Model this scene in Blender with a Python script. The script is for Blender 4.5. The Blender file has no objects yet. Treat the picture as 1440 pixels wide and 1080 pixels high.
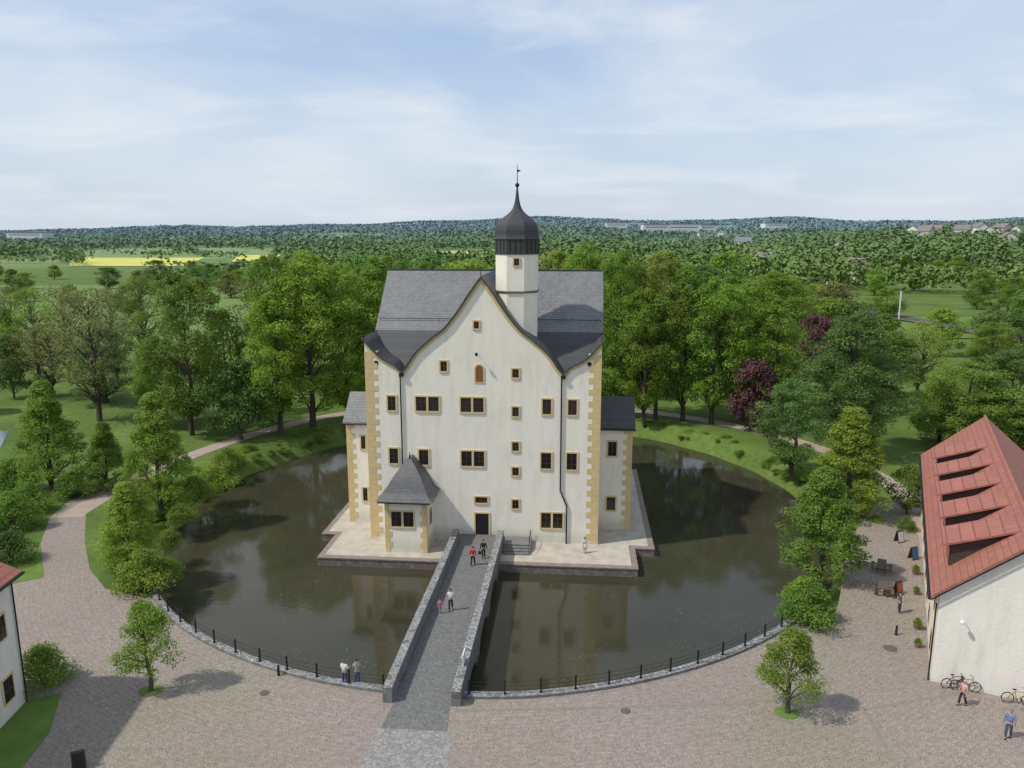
import bpy, bmesh, math, random
import numpy as np
from mathutils import Vector, Matrix, geometry
random.seed(7)
sc=bpy.context.scene; COL=sc.collection
# ------------------------------------------------------------------ camera survey
FPX=1100.0; PITCH=math.radians(11.21); CH=28.0
cP,sP=math.cos(PITCH),math.sin(PITCH)
def ray(u,v):
    dx=(u-720)/FPX; dy=(540-v)/FPX
    return Vector((dx,cP+dy*sP,-sP+dy*cP))
def sm(a,b,x):
    t=min(1,max(0,(x-a)/(b-a))); return t*t*(3-2*t)
def terr(x,y):
    d=math.hypot(x,y-77)
    if d<150 : return 0.0
    k=sm(150,500,d)
    z=k*(1.5*math.sin(x*.011+1)+1.5*math.sin(y*.009+x*.004))
    a=x/max(y,60.0)
    if y>0:
        z+=18*sm(.22,.55,a)*sm(300,950,y)
        z+=-6*sm(.2,.5,-a)*sm(300,1500,y)
        z+=(16+8*math.sin(a*9+1)+5*math.sin(a*23))*sm(1200,2600,y)*sm(-.62,-.3,a)
        z+=(44+16*math.sin(a*5+.6)+8*math.sin(a*17+2)+4*math.sin(a*41))*sm(2800,5000,y)*(.35+.65*sm(-.7,-.42,a))
    return z
def G(u,v,z=0.0):
    d=ray(u,v); t=(CH-z)/(-d.z); return Vector((d.x*t,d.y*t,z))
def GT(u,v):
    d=ray(u,v); t=30.0
    while t<9000:
        if CH+d.z*t<=terr(d.x*t,d.y*t): break
        t*=1.01
    return Vector((d.x*t,d.y*t,terr(d.x*t,d.y*t)))
def zat(u,v,Y):
    d=ray(u,v); return CH+d.z*Y/d.y
# ------------------------------------------------------------------ materials
def newmat(name):
    m=bpy.data.materials.new(name); m.use_nodes=True; n=m.node_tree
    b=n.nodes['Principled BSDF']; return m,n,b
def c4(c): return (c[0],c[1],c[2],1)
def ramp(n,fac,stops):
    r=n.nodes.new('ShaderNodeValToRGB'); e=r.color_ramp.elements
    while len(e)<len(stops): e.new(.5)
    for i,(p,c) in enumerate(stops):
        e[i].position=p; e[i].color=c4(c) if not isinstance(c,(int,float)) else (c,c,c,1)
    n.links.new(fac,r.inputs[0]); return r.outputs[0]
def mix(n,fac,a,b,mode='MIX'):
    x=n.nodes.new('ShaderNodeMix'); x.data_type='RGBA'; x.blend_type=mode
    if isinstance(fac,(int,float)): x.inputs[0].default_value=fac
    else: n.links.new(fac,x.inputs[0])
    for k,s in ((6,a),(7,b)):
        if isinstance(s,(tuple,list)): x.inputs[k].default_value=c4(s)
        else: n.links.new(s,x.inputs[k])
    return x.outputs[2]
def coords(n,scale=(1,1,1)):
    t=n.nodes.new('ShaderNodeTexCoord'); mp=n.nodes.new('ShaderNodeMapping'); mp.inputs['Scale'].default_value=scale
    n.links.new(t.outputs['Object'],mp.inputs[0]); return mp.outputs[0]
def noise(n,vec,scale,detail=4,rough=.55):
    x=n.nodes.new('ShaderNodeTexNoise'); x.inputs['Scale'].default_value=scale; x.inputs['Detail'].default_value=detail; x.inputs['Roughness'].default_value=rough
    n.links.new(vec,x.inputs['Vector']); return x.outputs[0]
def voro(n,vec,scale,feature='F1'):
    x=n.nodes.new('ShaderNodeTexVoronoi'); x.feature=feature; x.inputs['Scale'].default_value=scale
    n.links.new(vec,x.inputs['Vector']); return x
def bump(n,b,h,strength=.3,dist=.05):
    x=n.nodes.new('ShaderNodeBump'); x.inputs['Strength'].default_value=strength; x.inputs['Distance'].default_value=dist
    n.links.new(h,x.inputs['Height']); n.links.new(x.outputs[0],b.inputs['Normal'])
def simple(name,c,c2=None,scale=2.,rough=.8,metal=0,stretch=(1,1,1),bmp=0,spec=.3):
    m,n,b=newmat(name); b.inputs['Roughness'].default_value=rough; b.inputs['Metallic'].default_value=metal
    b.inputs['Specular IOR Level'].default_value=spec
    if c2 is None: c2=tuple(x*.8 for x in c)
    v=coords(n,stretch); f=noise(n,v,scale,5)
    n.links.new(ramp(n,f,[(.32,c),(.68,c2)]),b.inputs['Base Color'])
    if bmp: bump(n,b,f,bmp)
    return m
def m_plaster(name,c,dirt):
    m,n,b=newmat(name); b.inputs['Roughness'].default_value=.9; b.inputs['Specular IOR Level'].default_value=.15
    v=coords(n,(1,1,.18)); f=noise(n,v,1.3,6,.65)
    v2=coords(n); g=noise(n,v2,.35,4)
    col=mix(n,ramp(n,f,[(.48,0.0),(.78,.65)]),c,dirt)
    col=mix(n,ramp(n,g,[(.45,0.0),(.75,.4)]),col,tuple(x*.84 for x in c))
    h=noise(n,v2,5,6,.7)
    col=mix(n,ramp(n,h,[(.35,0.0),(.7,.28)]),col,dirt)
    t=n.nodes.new('ShaderNodeTexCoord'); s=n.nodes.new('ShaderNodeSeparateXYZ'); n.links.new(t.outputs['Object'],s.inputs[0])
    ad=n.nodes.new('ShaderNodeMath'); ad.operation='ADD'; n.links.new(s.outputs[2],ad.inputs[0]); n.links.new(g,ad.inputs[1])
    col=mix(n,ramp(n,ad.outputs[0],[(0.0,.45),(.95,0.0)]),col,tuple(x*.7 for x in dirt))
    n.links.new(col,b.inputs['Base Color']); bump(n,b,h,.45,.06); return m
def m_tiles(name,c1,c2,mort,row=.25,w=.25,axis='xz',rough=.6,dirt=None):
    m,n,b=newmat(name); b.inputs['Roughness'].default_value=rough
    t=n.nodes.new('ShaderNodeTexCoord'); s=n.nodes.new('ShaderNodeSeparateXYZ'); n.links.new(t.outputs['Object'],s.inputs[0])
    cb=n.nodes.new('ShaderNodeCombineXYZ')
    o={'x':s.outputs[0],'y':s.outputs[1],'z':s.outputs[2]}
    n.links.new(o[axis[0]],cb.inputs[0]); n.links.new(o[axis[1]],cb.inputs[1])
    br=n.nodes.new('ShaderNodeTexBrick'); br.inputs['Scale'].default_value=1
    br.inputs['Brick Width'].default_value=w; br.inputs['Row Height'].default_value=row; br.inputs['Mortar Size'].default_value=.018
    br.inputs['Color1'].default_value=c4(c1); br.inputs['Color2'].default_value=c4(c2); br.inputs['Mortar'].default_value=c4(mort)
    n.links.new(cb.outputs[0],br.inputs['Vector'])
    f=noise(n,t.outputs['Object'],.5,6,.6); g=noise(n,t.outputs['Object'],3,4)
    col=mix(n,ramp(n,f,[(.4,0.0),(.7,.6)]),br.outputs[0],dirt or c2)
    col=mix(n,ramp(n,g,[(.35,0.0),(.7,.35)]),col,tuple(x*.6 for x in c1))
    n.links.new(col,b.inputs['Base Color']); bump(n,b,br.outputs[1],-.4,.03); return m
def m_stone(name,c,mort,scale=3,edge=.06,rough=.85,toponly=False):
    m,n,b=newmat(name); b.inputs['Roughness'].default_value=rough
    v=coords(n); d=voro(n,v,scale,'DISTANCE_TO_EDGE').outputs['Distance']; cl=voro(n,v,scale).outputs['Color']
    hs=n.nodes.new('ShaderNodeSeparateColor'); n.links.new(cl,hs.inputs[0])
    st=ramp(n,hs.outputs[0],[(0,tuple(x*.7 for x in c)),(1,tuple(x*1.25 for x in c))])
    f=noise(n,v,5,4); st=mix(n,ramp(n,f,[(.4,0.0),(.7,.4)]),st,tuple(x*.6 for x in c))
    mo=mort
    if toponly:
        ge=n.nodes.new('ShaderNodeNewGeometry'); s=n.nodes.new('ShaderNodeSeparateXYZ'); n.links.new(ge.outputs['Normal'],s.inputs[0])
        mo=mix(n,ramp(n,s.outputs[2],[(.6,0.0),(.9,1.0)]),tuple(x*.8 for x in c),mort)
    n.links.new(mix(n,ramp(n,d,[(edge*.5,0.0),(edge,1.0)]),mo,st),b.inputs['Base Color'])
    bump(n,b,d,.4,.05); return m
def m_cobble():
    m,n,b=newmat('cobblestone'); b.inputs['Roughness'].default_value=.85; b.inputs['Specular IOR Level'].default_value=.2
    v=coords(n); vv=voro(n,v,7.5); d=voro(n,v,7.5,'DISTANCE_TO_EDGE').outputs['Distance']
    hs=n.nodes.new('ShaderNodeSeparateColor'); n.links.new(vv.outputs['Color'],hs.inputs[0])
    a=ramp(n,hs.outputs[0],[(0,(.245,.20,.17)),(.5,(.325,.268,.232)),(1,(.41,.34,.30))])
    f=noise(n,v,.1,5,.6)
    a=mix(n,ramp(n,f,[(.42,0.0),(.62,.65)]),a,(.23,.20,.16))
    g=noise(n,v,.45,5,.65)
    a=mix(n,ramp(n,g,[(.4,0.0),(.72,.45)]),a,(.39,.32,.275))
    w=n.nodes.new('ShaderNodeTexWave'); w.wave_type='RINGS'; w.rings_direction='Z'
    mp=n.nodes.new('ShaderNodeMapping'); mp.inputs['Location'].default_value=(1.5,-77,0)
    t=n.nodes.new('ShaderNodeTexCoord'); n.links.new(t.outputs['Object'],mp.inputs[0]); n.links.new(mp.outputs[0],w.inputs['Vector'])
    w.inputs['Scale'].default_value=.9; w.inputs['Distortion'].default_value=.8; w.inputs['Detail'].default_value=2
    a=mix(n,ramp(n,w.outputs[1],[(.1,.38),(.5,0.0)]),a,(.18,.15,.125))
    h=noise(n,v,.085,3); mo=ramp(n,h,[(.48,0.0),(.6,.9)])
    h2=noise(n,v,2.5,3)
    a=mix(n,.5,a,mix(n,ramp(n,h2,[(.35,0.0),(.65,1.0)]),(.245,.20,.17),(.39,.325,.285)))
    joint=mix(n,mo,(.175,.15,.125),(.14,.155,.07))
    n.links.new(mix(n,ramp(n,d,[(.02,0.0),(.10,1.0)]),joint,a),b.inputs['Base Color'])
    bump(n,b,d,.5,.03); return m
def m_leaf(name,c1,c2,c3,trans=.44,k=1.42):
    c1,c2,c3=[(c[0]*k*1.06,c[1]*k*1.02,c[2]*k*1.0) for c in (c1,c2,c3)]
    m,n,b=newmat(name); b.inputs['Roughness'].default_value=.6; b.inputs['Specular IOR Level'].default_value=.25
    v=coords(n); f=noise(n,v,.45,3); g=noise(n,v,4,2)
    oi=n.nodes.new('ShaderNodeObjectInfo')
    col=ramp(n,f,[(.3,c1),(.5,c2),(.7,c3)])
    col=mix(n,ramp(n,g,[(.35,.3),(.65,0.0)]),col,tuple(x*.5 for x in c1))
    hv=n.nodes.new('ShaderNodeHueSaturation'); n.links.new(col,hv.inputs['Color'])
    mr=n.nodes.new('ShaderNodeMapRange'); mr.inputs[3].default_value=.85; mr.inputs[4].default_value=1.2
    n.links.new(oi.outputs['Random'],mr.inputs[0]); n.links.new(mr.outputs[0],hv.inputs['Value'])
    mr2=n.nodes.new('ShaderNodeMapRange'); mr2.inputs[3].default_value=.485; mr2.inputs[4].default_value=.509
    ml=n.nodes.new('ShaderNodeMath'); ml.operation='FRACT'; mm=n.nodes.new('ShaderNodeMath'); mm.operation='MULTIPLY'; mm.inputs[1].default_value=7.3
    n.links.new(oi.outputs['Random'],mm.inputs[0]); n.links.new(mm.outputs[0],ml.inputs[0]); n.links.new(ml.outputs[0],mr2.inputs[0]); n.links.new(mr2.outputs[0],hv.inputs['Hue'])
    n.links.new(hv.outputs[0],b.inputs['Base Color'])
    tr=n.nodes.new('ShaderNodeBsdfTranslucent'); n.links.new(hv.outputs[0],tr.inputs[0])
    ms=n.nodes.new('ShaderNodeMixShader'); ms.inputs[0].default_value=trans
    n.links.new(b.outputs[0],ms.inputs[1]); n.links.new(tr.outputs[0],ms.inputs[2])
    n.links.new(ms.outputs[0],n.nodes['Material Output'].inputs[0]); return m
def m_ground():
    m,n,b=newmat('grass_land'); b.inputs['Roughness'].default_value=.95; b.inputs['Specular IOR Level'].default_value=.1
    v=coords(n); f=noise(n,v,.08,5,.6); g=noise(n,v,1.2,5,.65); g2_=noise(n,v,.3,5,.65)
    near=ramp(n,f,[(.3,(.08,.13,.028)),(.5,(.115,.185,.036)),(.7,(.17,.24,.06))])
    near=mix(n,ramp(n,g,[(.35,.55),(.65,0.0)]),near,(.06,.085,.028))
    near=mix(n,ramp(n,g2_,[(.5,0.0),(.7,.55)]),near,(.11,.12,.05))
    vo=voro(n,coords(n,(1,.4,1)),.003); hs=n.nodes.new('ShaderNodeSeparateColor'); n.links.new(vo.outputs['Color'],hs.inputs[0])
    fields=ramp(n,hs.outputs[0],[(0,(.17,.24,.08)),(.3,(.13,.20,.075)),(.55,(.21,.27,.11)),(.8,(.14,.21,.09)),(1,(.25,.27,.16))])
    s=n.nodes.new('ShaderNodeSeparateXYZ'); t=n.nodes.new('ShaderNodeTexCoord'); n.links.new(t.outputs['Object'],s.inputs[0])
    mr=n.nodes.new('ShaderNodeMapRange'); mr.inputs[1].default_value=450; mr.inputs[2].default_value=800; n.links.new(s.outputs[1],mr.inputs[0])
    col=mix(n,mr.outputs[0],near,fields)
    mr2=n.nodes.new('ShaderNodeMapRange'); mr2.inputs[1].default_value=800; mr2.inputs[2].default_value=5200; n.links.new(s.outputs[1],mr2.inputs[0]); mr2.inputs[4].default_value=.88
    col=mix(n,mr2.outputs[0],col,(.18,.25,.30))  # haze painted in: far land blends to blue-grey with distance
    n.links.new(col,b.inputs['Base Color']); bump(n,b,g,.5,.15); return m
MAT={}
MAT['plaster']=m_plaster('cream_plaster',(.87,.815,.695),(.62,.57,.465))
MAT['plaster2']=m_plaster('pale_plaster',(.79,.755,.675),(.53,.495,.42))
MAT['ochre']=simple('ochre_stone',(.67,.52,.27),(.58,.44,.215),1.5,.9)
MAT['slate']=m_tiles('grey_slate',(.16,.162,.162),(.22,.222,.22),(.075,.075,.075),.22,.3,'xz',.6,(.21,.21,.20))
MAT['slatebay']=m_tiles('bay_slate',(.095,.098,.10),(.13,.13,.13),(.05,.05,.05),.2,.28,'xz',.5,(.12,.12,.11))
MAT['slate_shade']=m_tiles('shaded_slate',(.052,.053,.054),(.074,.075,.076),(.03,.03,.03),.22,.3,'yz',.6,(.067,.068,.068))  # same slate with the shade of gable and valley roofs in its colour
MAT['slate_dome']=simple('dome_slate',(.04,.04,.041),(.07,.07,.071),6,.5,stretch=(1,1,2),bmp=.3)
MAT['redtile']=m_tiles('red_tile',(.34,.12,.085),(.41,.16,.115),(.17,.07,.055),.3,.25,'yz',.85,(.26,.11,.085))
MAT['iron']=simple('black_iron',(.018,.018,.019),None,3,.5)
MAT['wood']=simple('brown_wood',(.10,.05,.028),(.065,.033,.02),8,.6,stretch=(1,1,.2))
MAT['glass']=simple('window_glass',(.012,.013,.015),(.02,.02,.022),1,.12,spec=.5)
MAT['rim']=m_stone('grey_rubble',(.18,.18,.175),(.43,.42,.40),2.1,.038,toponly=True)
MAT['platwall']=m_stone('brown_rubble',(.20,.165,.14),(.12,.105,.09),2.6,.05)
MAT['gravel']=simple('sandy_gravel',(.50,.45,.375),(.37,.335,.275),.9,.95,bmp=.3)
MAT['asphalt']=m_stone('dark_cobble_deck',(.165,.165,.158),(.105,.105,.10),8,.05)
MAT['slab']=m_stone('grey_setts',(.28,.265,.245),(.17,.165,.145),6,.05)
MAT['cobble']=m_cobble()
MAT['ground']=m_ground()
MAT['lawn']=simple('lawn',(.13,.215,.036),(.093,.155,.028),.8,.95,bmp=.3)
MAT['path']=simple('pinkish_gravel',(.40,.31,.26),(.32,.25,.21),.7,.95)
MAT['rape']=simple('rapeseed',(.60,.56,.12),(.48,.48,.12),.02,.95)
MAT['bark']=simple('bark',(.10,.078,.058),(.06,.048,.038),4,.9,stretch=(1,1,.25),bmp=.5)
MAT['ballast']=simple('ballast',(.21,.165,.14),(.15,.125,.11),.6,.95)
MAT['steel']=simple('steel',(.2,.2,.2),None,3,.4,.7)
MAT['white']=simple('white_paint',(.75,.75,.73),(.66,.66,.64),1,.6)
MAT['hall']=simple('hall_cladding',(.62,.64,.65),(.54,.57,.58),.02,.8)
MAT['terracotta']=simple('terracotta',(.24,.12,.085),None,4)
MAT['redwood']=simple('orange_brown_wood',(.26,.11,.045),(.19,.08,.035),4)
LEAF={
 'fresh':m_leaf('leaf_fresh',(.10,.18,.02),(.15,.245,.03),(.205,.30,.052)),
 'mid':m_leaf('leaf_mid',(.078,.145,.02),(.115,.195,.028),(.165,.25,.045)),
 'dark':m_leaf('leaf_dark',(.048,.095,.022),(.073,.13,.028),(.105,.17,.038)),
 'yellow':m_leaf('leaf_yellow',(.145,.20,.035),(.195,.255,.045),(.25,.30,.07)),
 'purple':m_leaf('leaf_purple',(.05,.022,.025),(.075,.033,.036),(.10,.045,.045),.2),
 'brown':m_leaf('leaf_brown',(.12,.13,.045),(.155,.17,.055),(.20,.21,.07)),
 'blue':m_leaf('leaf_bluegreen',(.07,.14,.034),(.102,.19,.047),(.148,.24,.067)),
}
def m_water():
    m,n,b=newmat('moat_water'); b.inputs['Roughness'].default_value=.05; b.inputs['IOR'].default_value=1.34
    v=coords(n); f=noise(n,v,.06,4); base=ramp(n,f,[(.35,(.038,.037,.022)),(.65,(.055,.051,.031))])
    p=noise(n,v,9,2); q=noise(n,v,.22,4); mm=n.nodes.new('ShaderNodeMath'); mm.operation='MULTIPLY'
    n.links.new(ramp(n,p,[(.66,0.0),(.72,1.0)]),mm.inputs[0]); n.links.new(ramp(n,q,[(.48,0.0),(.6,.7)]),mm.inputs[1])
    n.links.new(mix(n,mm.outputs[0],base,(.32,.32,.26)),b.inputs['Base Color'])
    b.inputs['Specular IOR Level'].default_value=.52
    g=noise(n,coords(n,(1,1.6,1)),1.5,5,.6); h=noise(n,v,.12,2)
    x=n.nodes.new('ShaderNodeMath'); x.operation='MULTIPLY'; n.links.new(g,x.inputs[0]); n.links.new(h,x.inputs[1])
    bump(n,b,x.outputs[0],.12,.06); return m
MAT['water']=m_water()
# ------------------------------------------------------------------ object helpers
def tag(o,label=None,cat=None,group=None,kind=None):
    if label: o['label']=label
    if cat: o['category']=cat
    if group: o['group']=group
    if kind: o['kind']=kind
    return o
def empty(name,loc=(0,0,0),rz=0,**k):
    o=bpy.data.objects.new(name,None); o.location=loc; o.rotation_euler=(0,0,rz); o.empty_display_size=.3; COL.objects.link(o); return tag(o,**k)
class B:
    def __init__(s): s.v=[];s.f=[];s.m=[]
    def add(s,vs,fs,mi=0):
        o=len(s.v); s.v+= [tuple(p) for p in vs]; s.f+=[tuple(i+o for i in f) for f in fs]; s.m+=[mi]*len(fs); return s
    def box(s,x0,x1,y0,y1,z0,z1,mi=0):
        return s.add([(x0,y0,z0),(x1,y0,z0),(x1,y1,z0),(x0,y1,z0),(x0,y0,z1),(x1,y0,z1),(x1,y1,z1),(x0,y1,z1)],
          [(0,3,2,1),(4,5,6,7),(0,1,5,4),(1,2,6,5),(2,3,7,6),(3,0,4,7)],mi)
    def ext(s,pts,a,b,axis,mi=0):
        def P(p,q):
            if axis=='y': return (p[0],q,p[1])
            if axis=='x': return (q,p[0],p[1])
            return (p[0],p[1],q)
        n=len(pts); vs=[P(p,a) for p in pts]+[P(p,b) for p in pts]
        tri=geometry.tessellate_polygon([[Vector((p[0],p[1],0)) for p in pts]])
        fs=[tuple(t) for t in tri]+[tuple(i+n for i in reversed(t)) for t in tri]
        fs+=[(i,(i+1)%n,(i+1)%n+n,i+n) for i in range(n)]
        return s.add(vs,fs,mi)
    def tube(s,path,rad,n=8,mi=0,cap=True):
        path=[Vector(p) for p in path]
        if isinstance(rad,(int,float)): rad=[rad]*len(path)
        vs=[];fs=[]
        for i,p in enumerate(path):
            d=(path[min(i+1,len(path)-1)]-path[max(i-1,0)]).normalized()
            a=d.orthogonal().normalized() if abs(d.z)<.9 else Vector((1,0,0))
            a=(a-d*a.dot(d)).normalized(); b=d.cross(a)
            for k in range(n):
                t=2*math.pi*k/n; vs.append(p+(a*math.cos(t)+b*math.sin(t))*rad[i])
        for i in range(len(path)-1):
            for k in range(n): fs.append((i*n+k,i*n+(k+1)%n,(i+1)*n+(k+1)%n,(i+1)*n+k))
        if cap: fs.append(tuple(range(n-1,-1,-1))); fs.append(tuple((len(path)-1)*n+k for k in range(n)))
        return s.add(vs,fs,mi)
    def lathe(s,prof,n=8,cx=0,cy=0,mi=0,ph=0):
        vs=[];fs=[]
        for r,z in prof:
            for k in range(n):
                t=2*math.pi*(k+.5)/n+ph; vs.append((cx+r*math.cos(t),cy+r*math.sin(t),z))
        for i in range(len(prof)-1):
            for k in range(n): fs.append((i*n+k,i*n+(k+1)%n,(i+1)*n+(k+1)%n,(i+1)*n+k))
        fs.append(tuple(range(n-1,-1,-1))); fs.append(tuple((len(prof)-1)*n+k for k in range(n)))
        return s.add(vs,fs,mi)
    def ball(s,c,r,mi=0,n=10,m=6):
        if isinstance(r,(int,float)): r=(r,r,r)
        prof=[(max(.001,math.sin(math.pi*i/m)),-math.cos(math.pi*i/m)) for i in range(m+1)]
        vs=[];fs=[]
        for a,z in prof:
            for k in range(n):
                t=2*math.pi*k/n; vs.append((c[0]+r[0]*a*math.cos(t),c[1]+r[1]*a*math.sin(t),c[2]+r[2]*z))
        for i in range(m):
            for k in range(n): fs.append((i*n+k,i*n+(k+1)%n,(i+1)*n+(k+1)%n,(i+1)*n+k))
        return s.add(vs,fs,mi)
    def obj(s,name,mats,parent=None,loc=(0,0,0),rz=0,smooth=False,fix=True,**k):
        me=bpy.data.meshes.new(name); me.from_pydata(s.v,[],s.f)
        if not isinstance(mats,(list,tuple)): mats=[mats]
        for m in mats: me.materials.append(MAT[m] if isinstance(m,str) else m)
        me.polygons.foreach_set('material_index',s.m)
        if fix:
            bm=bmesh.new(); bm.from_mesh(me); bmesh.ops.recalc_face_normals(bm,faces=bm.faces); bm.to_mesh(me); bm.free()
        if smooth: me.polygons.foreach_set('use_smooth',[True]*len(me.polygons))
        me.update(); o=bpy.data.objects.new(name,me); o.location=loc; o.rotation_euler=(0,0,rz)
        if parent: o.parent=parent
        COL.objects.link(o); return tag(o,**k)
def npmesh(name,V,F,mat):
    me=bpy.data.meshes.new(name); nv=len(V); nf=len(F)
    me.vertices.add(nv); me.vertices.foreach_set('co',V.astype(np.float32).ravel())
    me.loops.add(nf*4); me.loops.foreach_set('vertex_index',F.astype(np.int32).ravel())
    me.polygons.add(nf); me.polygons.foreach_set('loop_start',np.arange(0,nf*4,4,dtype=np.int32))
    me.materials.append(mat); me.update(calc_edges=True); return me
def sheet(name,pts,z,mat,**k):
    tri=geometry.tessellate_polygon([[Vector((p[0],p[1],0)) for p in pts]])
    b=B(); b.add([(p[0],p[1],z) for p in pts],[tuple(t) for t in tri])
    o=b.obj(name,mat,fix=False,**k)
    me=o.data
    bm=bmesh.new(); bm.from_mesh(me)
    for f in bm.faces:
        f.normal_update()
        if f.normal.z<0: f.normal_flip()
    bm.to_mesh(me); bm.free(); return o
def catmull(P,n=5):
    out=[]
    for i in range(len(P)-1):
        p0=np.array(P[max(i-1,0)]);p1=np.array(P[i]);p2=np.array(P[i+1]);p3=np.array(P[min(i+2,len(P)-1)])
        for k in range(n):
            t=k/n; out.append(tuple(.5*((2*p1)+(-p0+p2)*t+(2*p0-5*p1+4*p2-p3)*t*t+(-p0+3*p1-3*p2+p3)*t**3)))
    out.append(tuple(P[-1])); return out
# ------------------------------------------------------------------ moat and ground
MC=(-1.5,77.0)
RS=[(-180,32),(-158,31.3),(-143.6,33),(-135,33.3),(-110,33.6),(-86,33.7),(-53,32.8),(-47,32.6),(-20,31.5),(12,33.7),(60,38.5),(90,39),(128,35.8),(180,32)]
RA=np.array([a for a,_ in RS]);RR=np.array([r for _,r in RS])
def mr(deg):
    deg=(deg+180)%360-180; return float(np.interp(deg,RA,RR))
def mp_(deg,off=0):
    r=mr(deg)+off; return (MC[0]+r*math.cos(math.radians(deg)),MC[1]+r*math.sin(math.radians(deg)))
F0,F1=-145,-45
def ground():
    NA=360; rings=[None,None]+list(np.geomspace(5,60,14))+list(np.geomspace(70,9500,60))
    V=[];Fc=[]
    for ri,off in enumerate(rings):
        for k in range(NA):
            dg=-180+k
            front=F0<=dg<=F1
            if ri==0: x,y=mp_(dg,0.1); z=-2.4
            elif ri==1: x,y=mp_(dg,.15 if front else 2.6+.4*math.sin(dg*.5)); z=0 if front else -.05
            else:
                x,y=mp_(dg,off); z=terr(x,y)
            V.append((x,y,z))
    for ri in range(len(rings)-1):
        for k in range(NA):
            Fc.append((ri*NA+k,ri*NA+(k+1)%NA,(ri+1)*NA+(k+1)%NA,(ri+1)*NA+k))
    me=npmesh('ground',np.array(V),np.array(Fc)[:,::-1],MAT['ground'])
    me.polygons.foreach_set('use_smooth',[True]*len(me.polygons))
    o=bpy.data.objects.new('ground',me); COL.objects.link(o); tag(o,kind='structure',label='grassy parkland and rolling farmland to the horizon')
ground()
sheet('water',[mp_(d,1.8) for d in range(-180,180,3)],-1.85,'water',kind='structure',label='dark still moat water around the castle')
def g2(u,v): p=G(u,v); return (p.x,p.y)
plaza=[mp_(d,.2) for d in range(F0,F1+1,2)]
plaza+=[g2(1120,872),g2(1168,884),g2(1180,845),g2(1188,790),g2(1205,745),g2(1230,710),g2(1255,700),(62,92),(75,60),(60,8),(-60,8),(-60,52),g2(0,825),g2(62,812),g2(57,765),g2(70,728),g2(98,704),g2(132,692),g2(136,700),g2(121,722),g2(119,760),g2(126,800),g2(148,828),g2(185,836),g2(218,834)]
sheet('plaza',plaza,.012,'cobble',kind='structure',label='pinkish brown cobblestone plaza beside the moat')
def ringstrip(name,a0,a1,off,w,mat,z,step=3,**k):
    b=B(); n=0; vs=[];fs=[]
    for d in np.arange(a0,a1+.1,step):
        o=off+1.2*math.sin(d*.07)
        p=mp_(d,o);q=mp_(d,o+w); vs+=[(p[0],p[1],z),(q[0],q[1],z)]
    for i in range(len(vs)//2-1): fs.append((2*i,2*i+1,2*i+3,2*i+2))
    b.add(vs,fs); return b.obj(name,mat,**k)
ringstrip('path',-25,185,9,2.4,'path',.02,kind='structure',label='pinkish gravel park path round the moat')
# ------------------------------------------------------------------ castle
CO=Vector((-2.75,69.95,0)); CR=math.radians(-5)
Rm=Matrix.Rotation(CR,3,'Z'); Ri=Rm.inverted()
def Lc(u,v,y=0.0):
    o=Ri@(Vector((0,0,CH))-CO); d=Ri@ray(u,v); t=(y-o.y)/d.y; return o+d*t
def c2w(x,y,z=0): return CO+Rm@Vector((x,y,z))
castle=empty('castle',CO,CR,label='cream water castle with curved gables and slate roof on moat platform',cat='castle')
W=10.8; D=21.6
half=catmull([(0,23.75),(1.1,22.2),(2.1,20.7),(3.3,19.2),(4.7,18.1),(6.0,16.9),(6.9,15.6),(7.4,15.0)],4)
corner=catmull([(7.4,15.0),(8.1,15.75),(9.0,16.2),(9.9,16.9),(10.8,18.0)],4)
hp=half+corner[1:]
prof=[(-x,z) for x,z in reversed(hp)]+hp[1:]
b=B(); b.ext([(-W,-1.05)]+prof+[(W,-1.05)],0,D,'y')
b.ext([(.02,13.3),(D/2,23.6),(D-.02,13.3)],-W+.01,W-.01,'x')
b.obj('wall','plaster',castle)
def offs(pr,d):
    out=[]
    for i,p in enumerate(pr):
        a=np.array(pr[max(i-1,0)]);c=np.array(pr[min(i+1,len(pr)-1)]);t=c-a;t=t/np.linalg.norm(t);n=np.array((-t[1],t[0]))
        out.append((p[0]+n[0]*d,p[1]+n[1]*d))
    return out
up=offs(prof,.14); lo=offs(prof,.01)
up[0]=(-W-.22,18.26);up[-1]=(W+.22,18.26);lo[0]=(-W-.22,18.1);lo[-1]=(W+.22,18.1)
b=B()
def strip(b,A,Bv,y0,y1,mi=0):
    for i in range(len(A)-1): b.ext([A[i],A[i+1],Bv[i+1],Bv[i]],y0,y1,'y',mi)
strip(b,up,lo,-.24,D+.24,0)
sl=10.2/10.8
def rz(y): return 23.72-(abs(y-D/2))*sl
yb=(18.2-13.52)/sl
for s in (0,1):
    f=(lambda y:y) if s==0 else (lambda y:D-y)
    b.ext([(f(yb),rz(yb)),(f(D/2),rz(D/2)),(f(D/2),rz(D/2)+.16),(f(yb),rz(yb)+.16)],-W-.25,W+.25,'x',1)
    b.ext([(f(.6),rz(.6)-.0),(f(yb),rz(yb)),(f(yb),rz(yb)+.15),(f(.6),rz(.6)+.15)],-W+.02,W-.02,'x',0)  # lower roof strip in the darker tint, valley shade painted in
b.box(-W-.27,W+.27,D/2-.12,D/2+.12,23.86,23.96,0)
roof=b.obj('roof',['slate_shade','slate'],castle)
b=B()
for z in (19.1,):
    y=(z-13.52)/sl
    b.tube([(-W,y-.12,z+.32),(W,y-.12,z+.32)],.035,5); 
    for k in range(12): b.tube([(-W+k*1.96,y+.1,z+.1),(-W+k*1.96,y-.12,z+.34)],.02,4)
b.obj('snow_guard','iron',roof)
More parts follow.
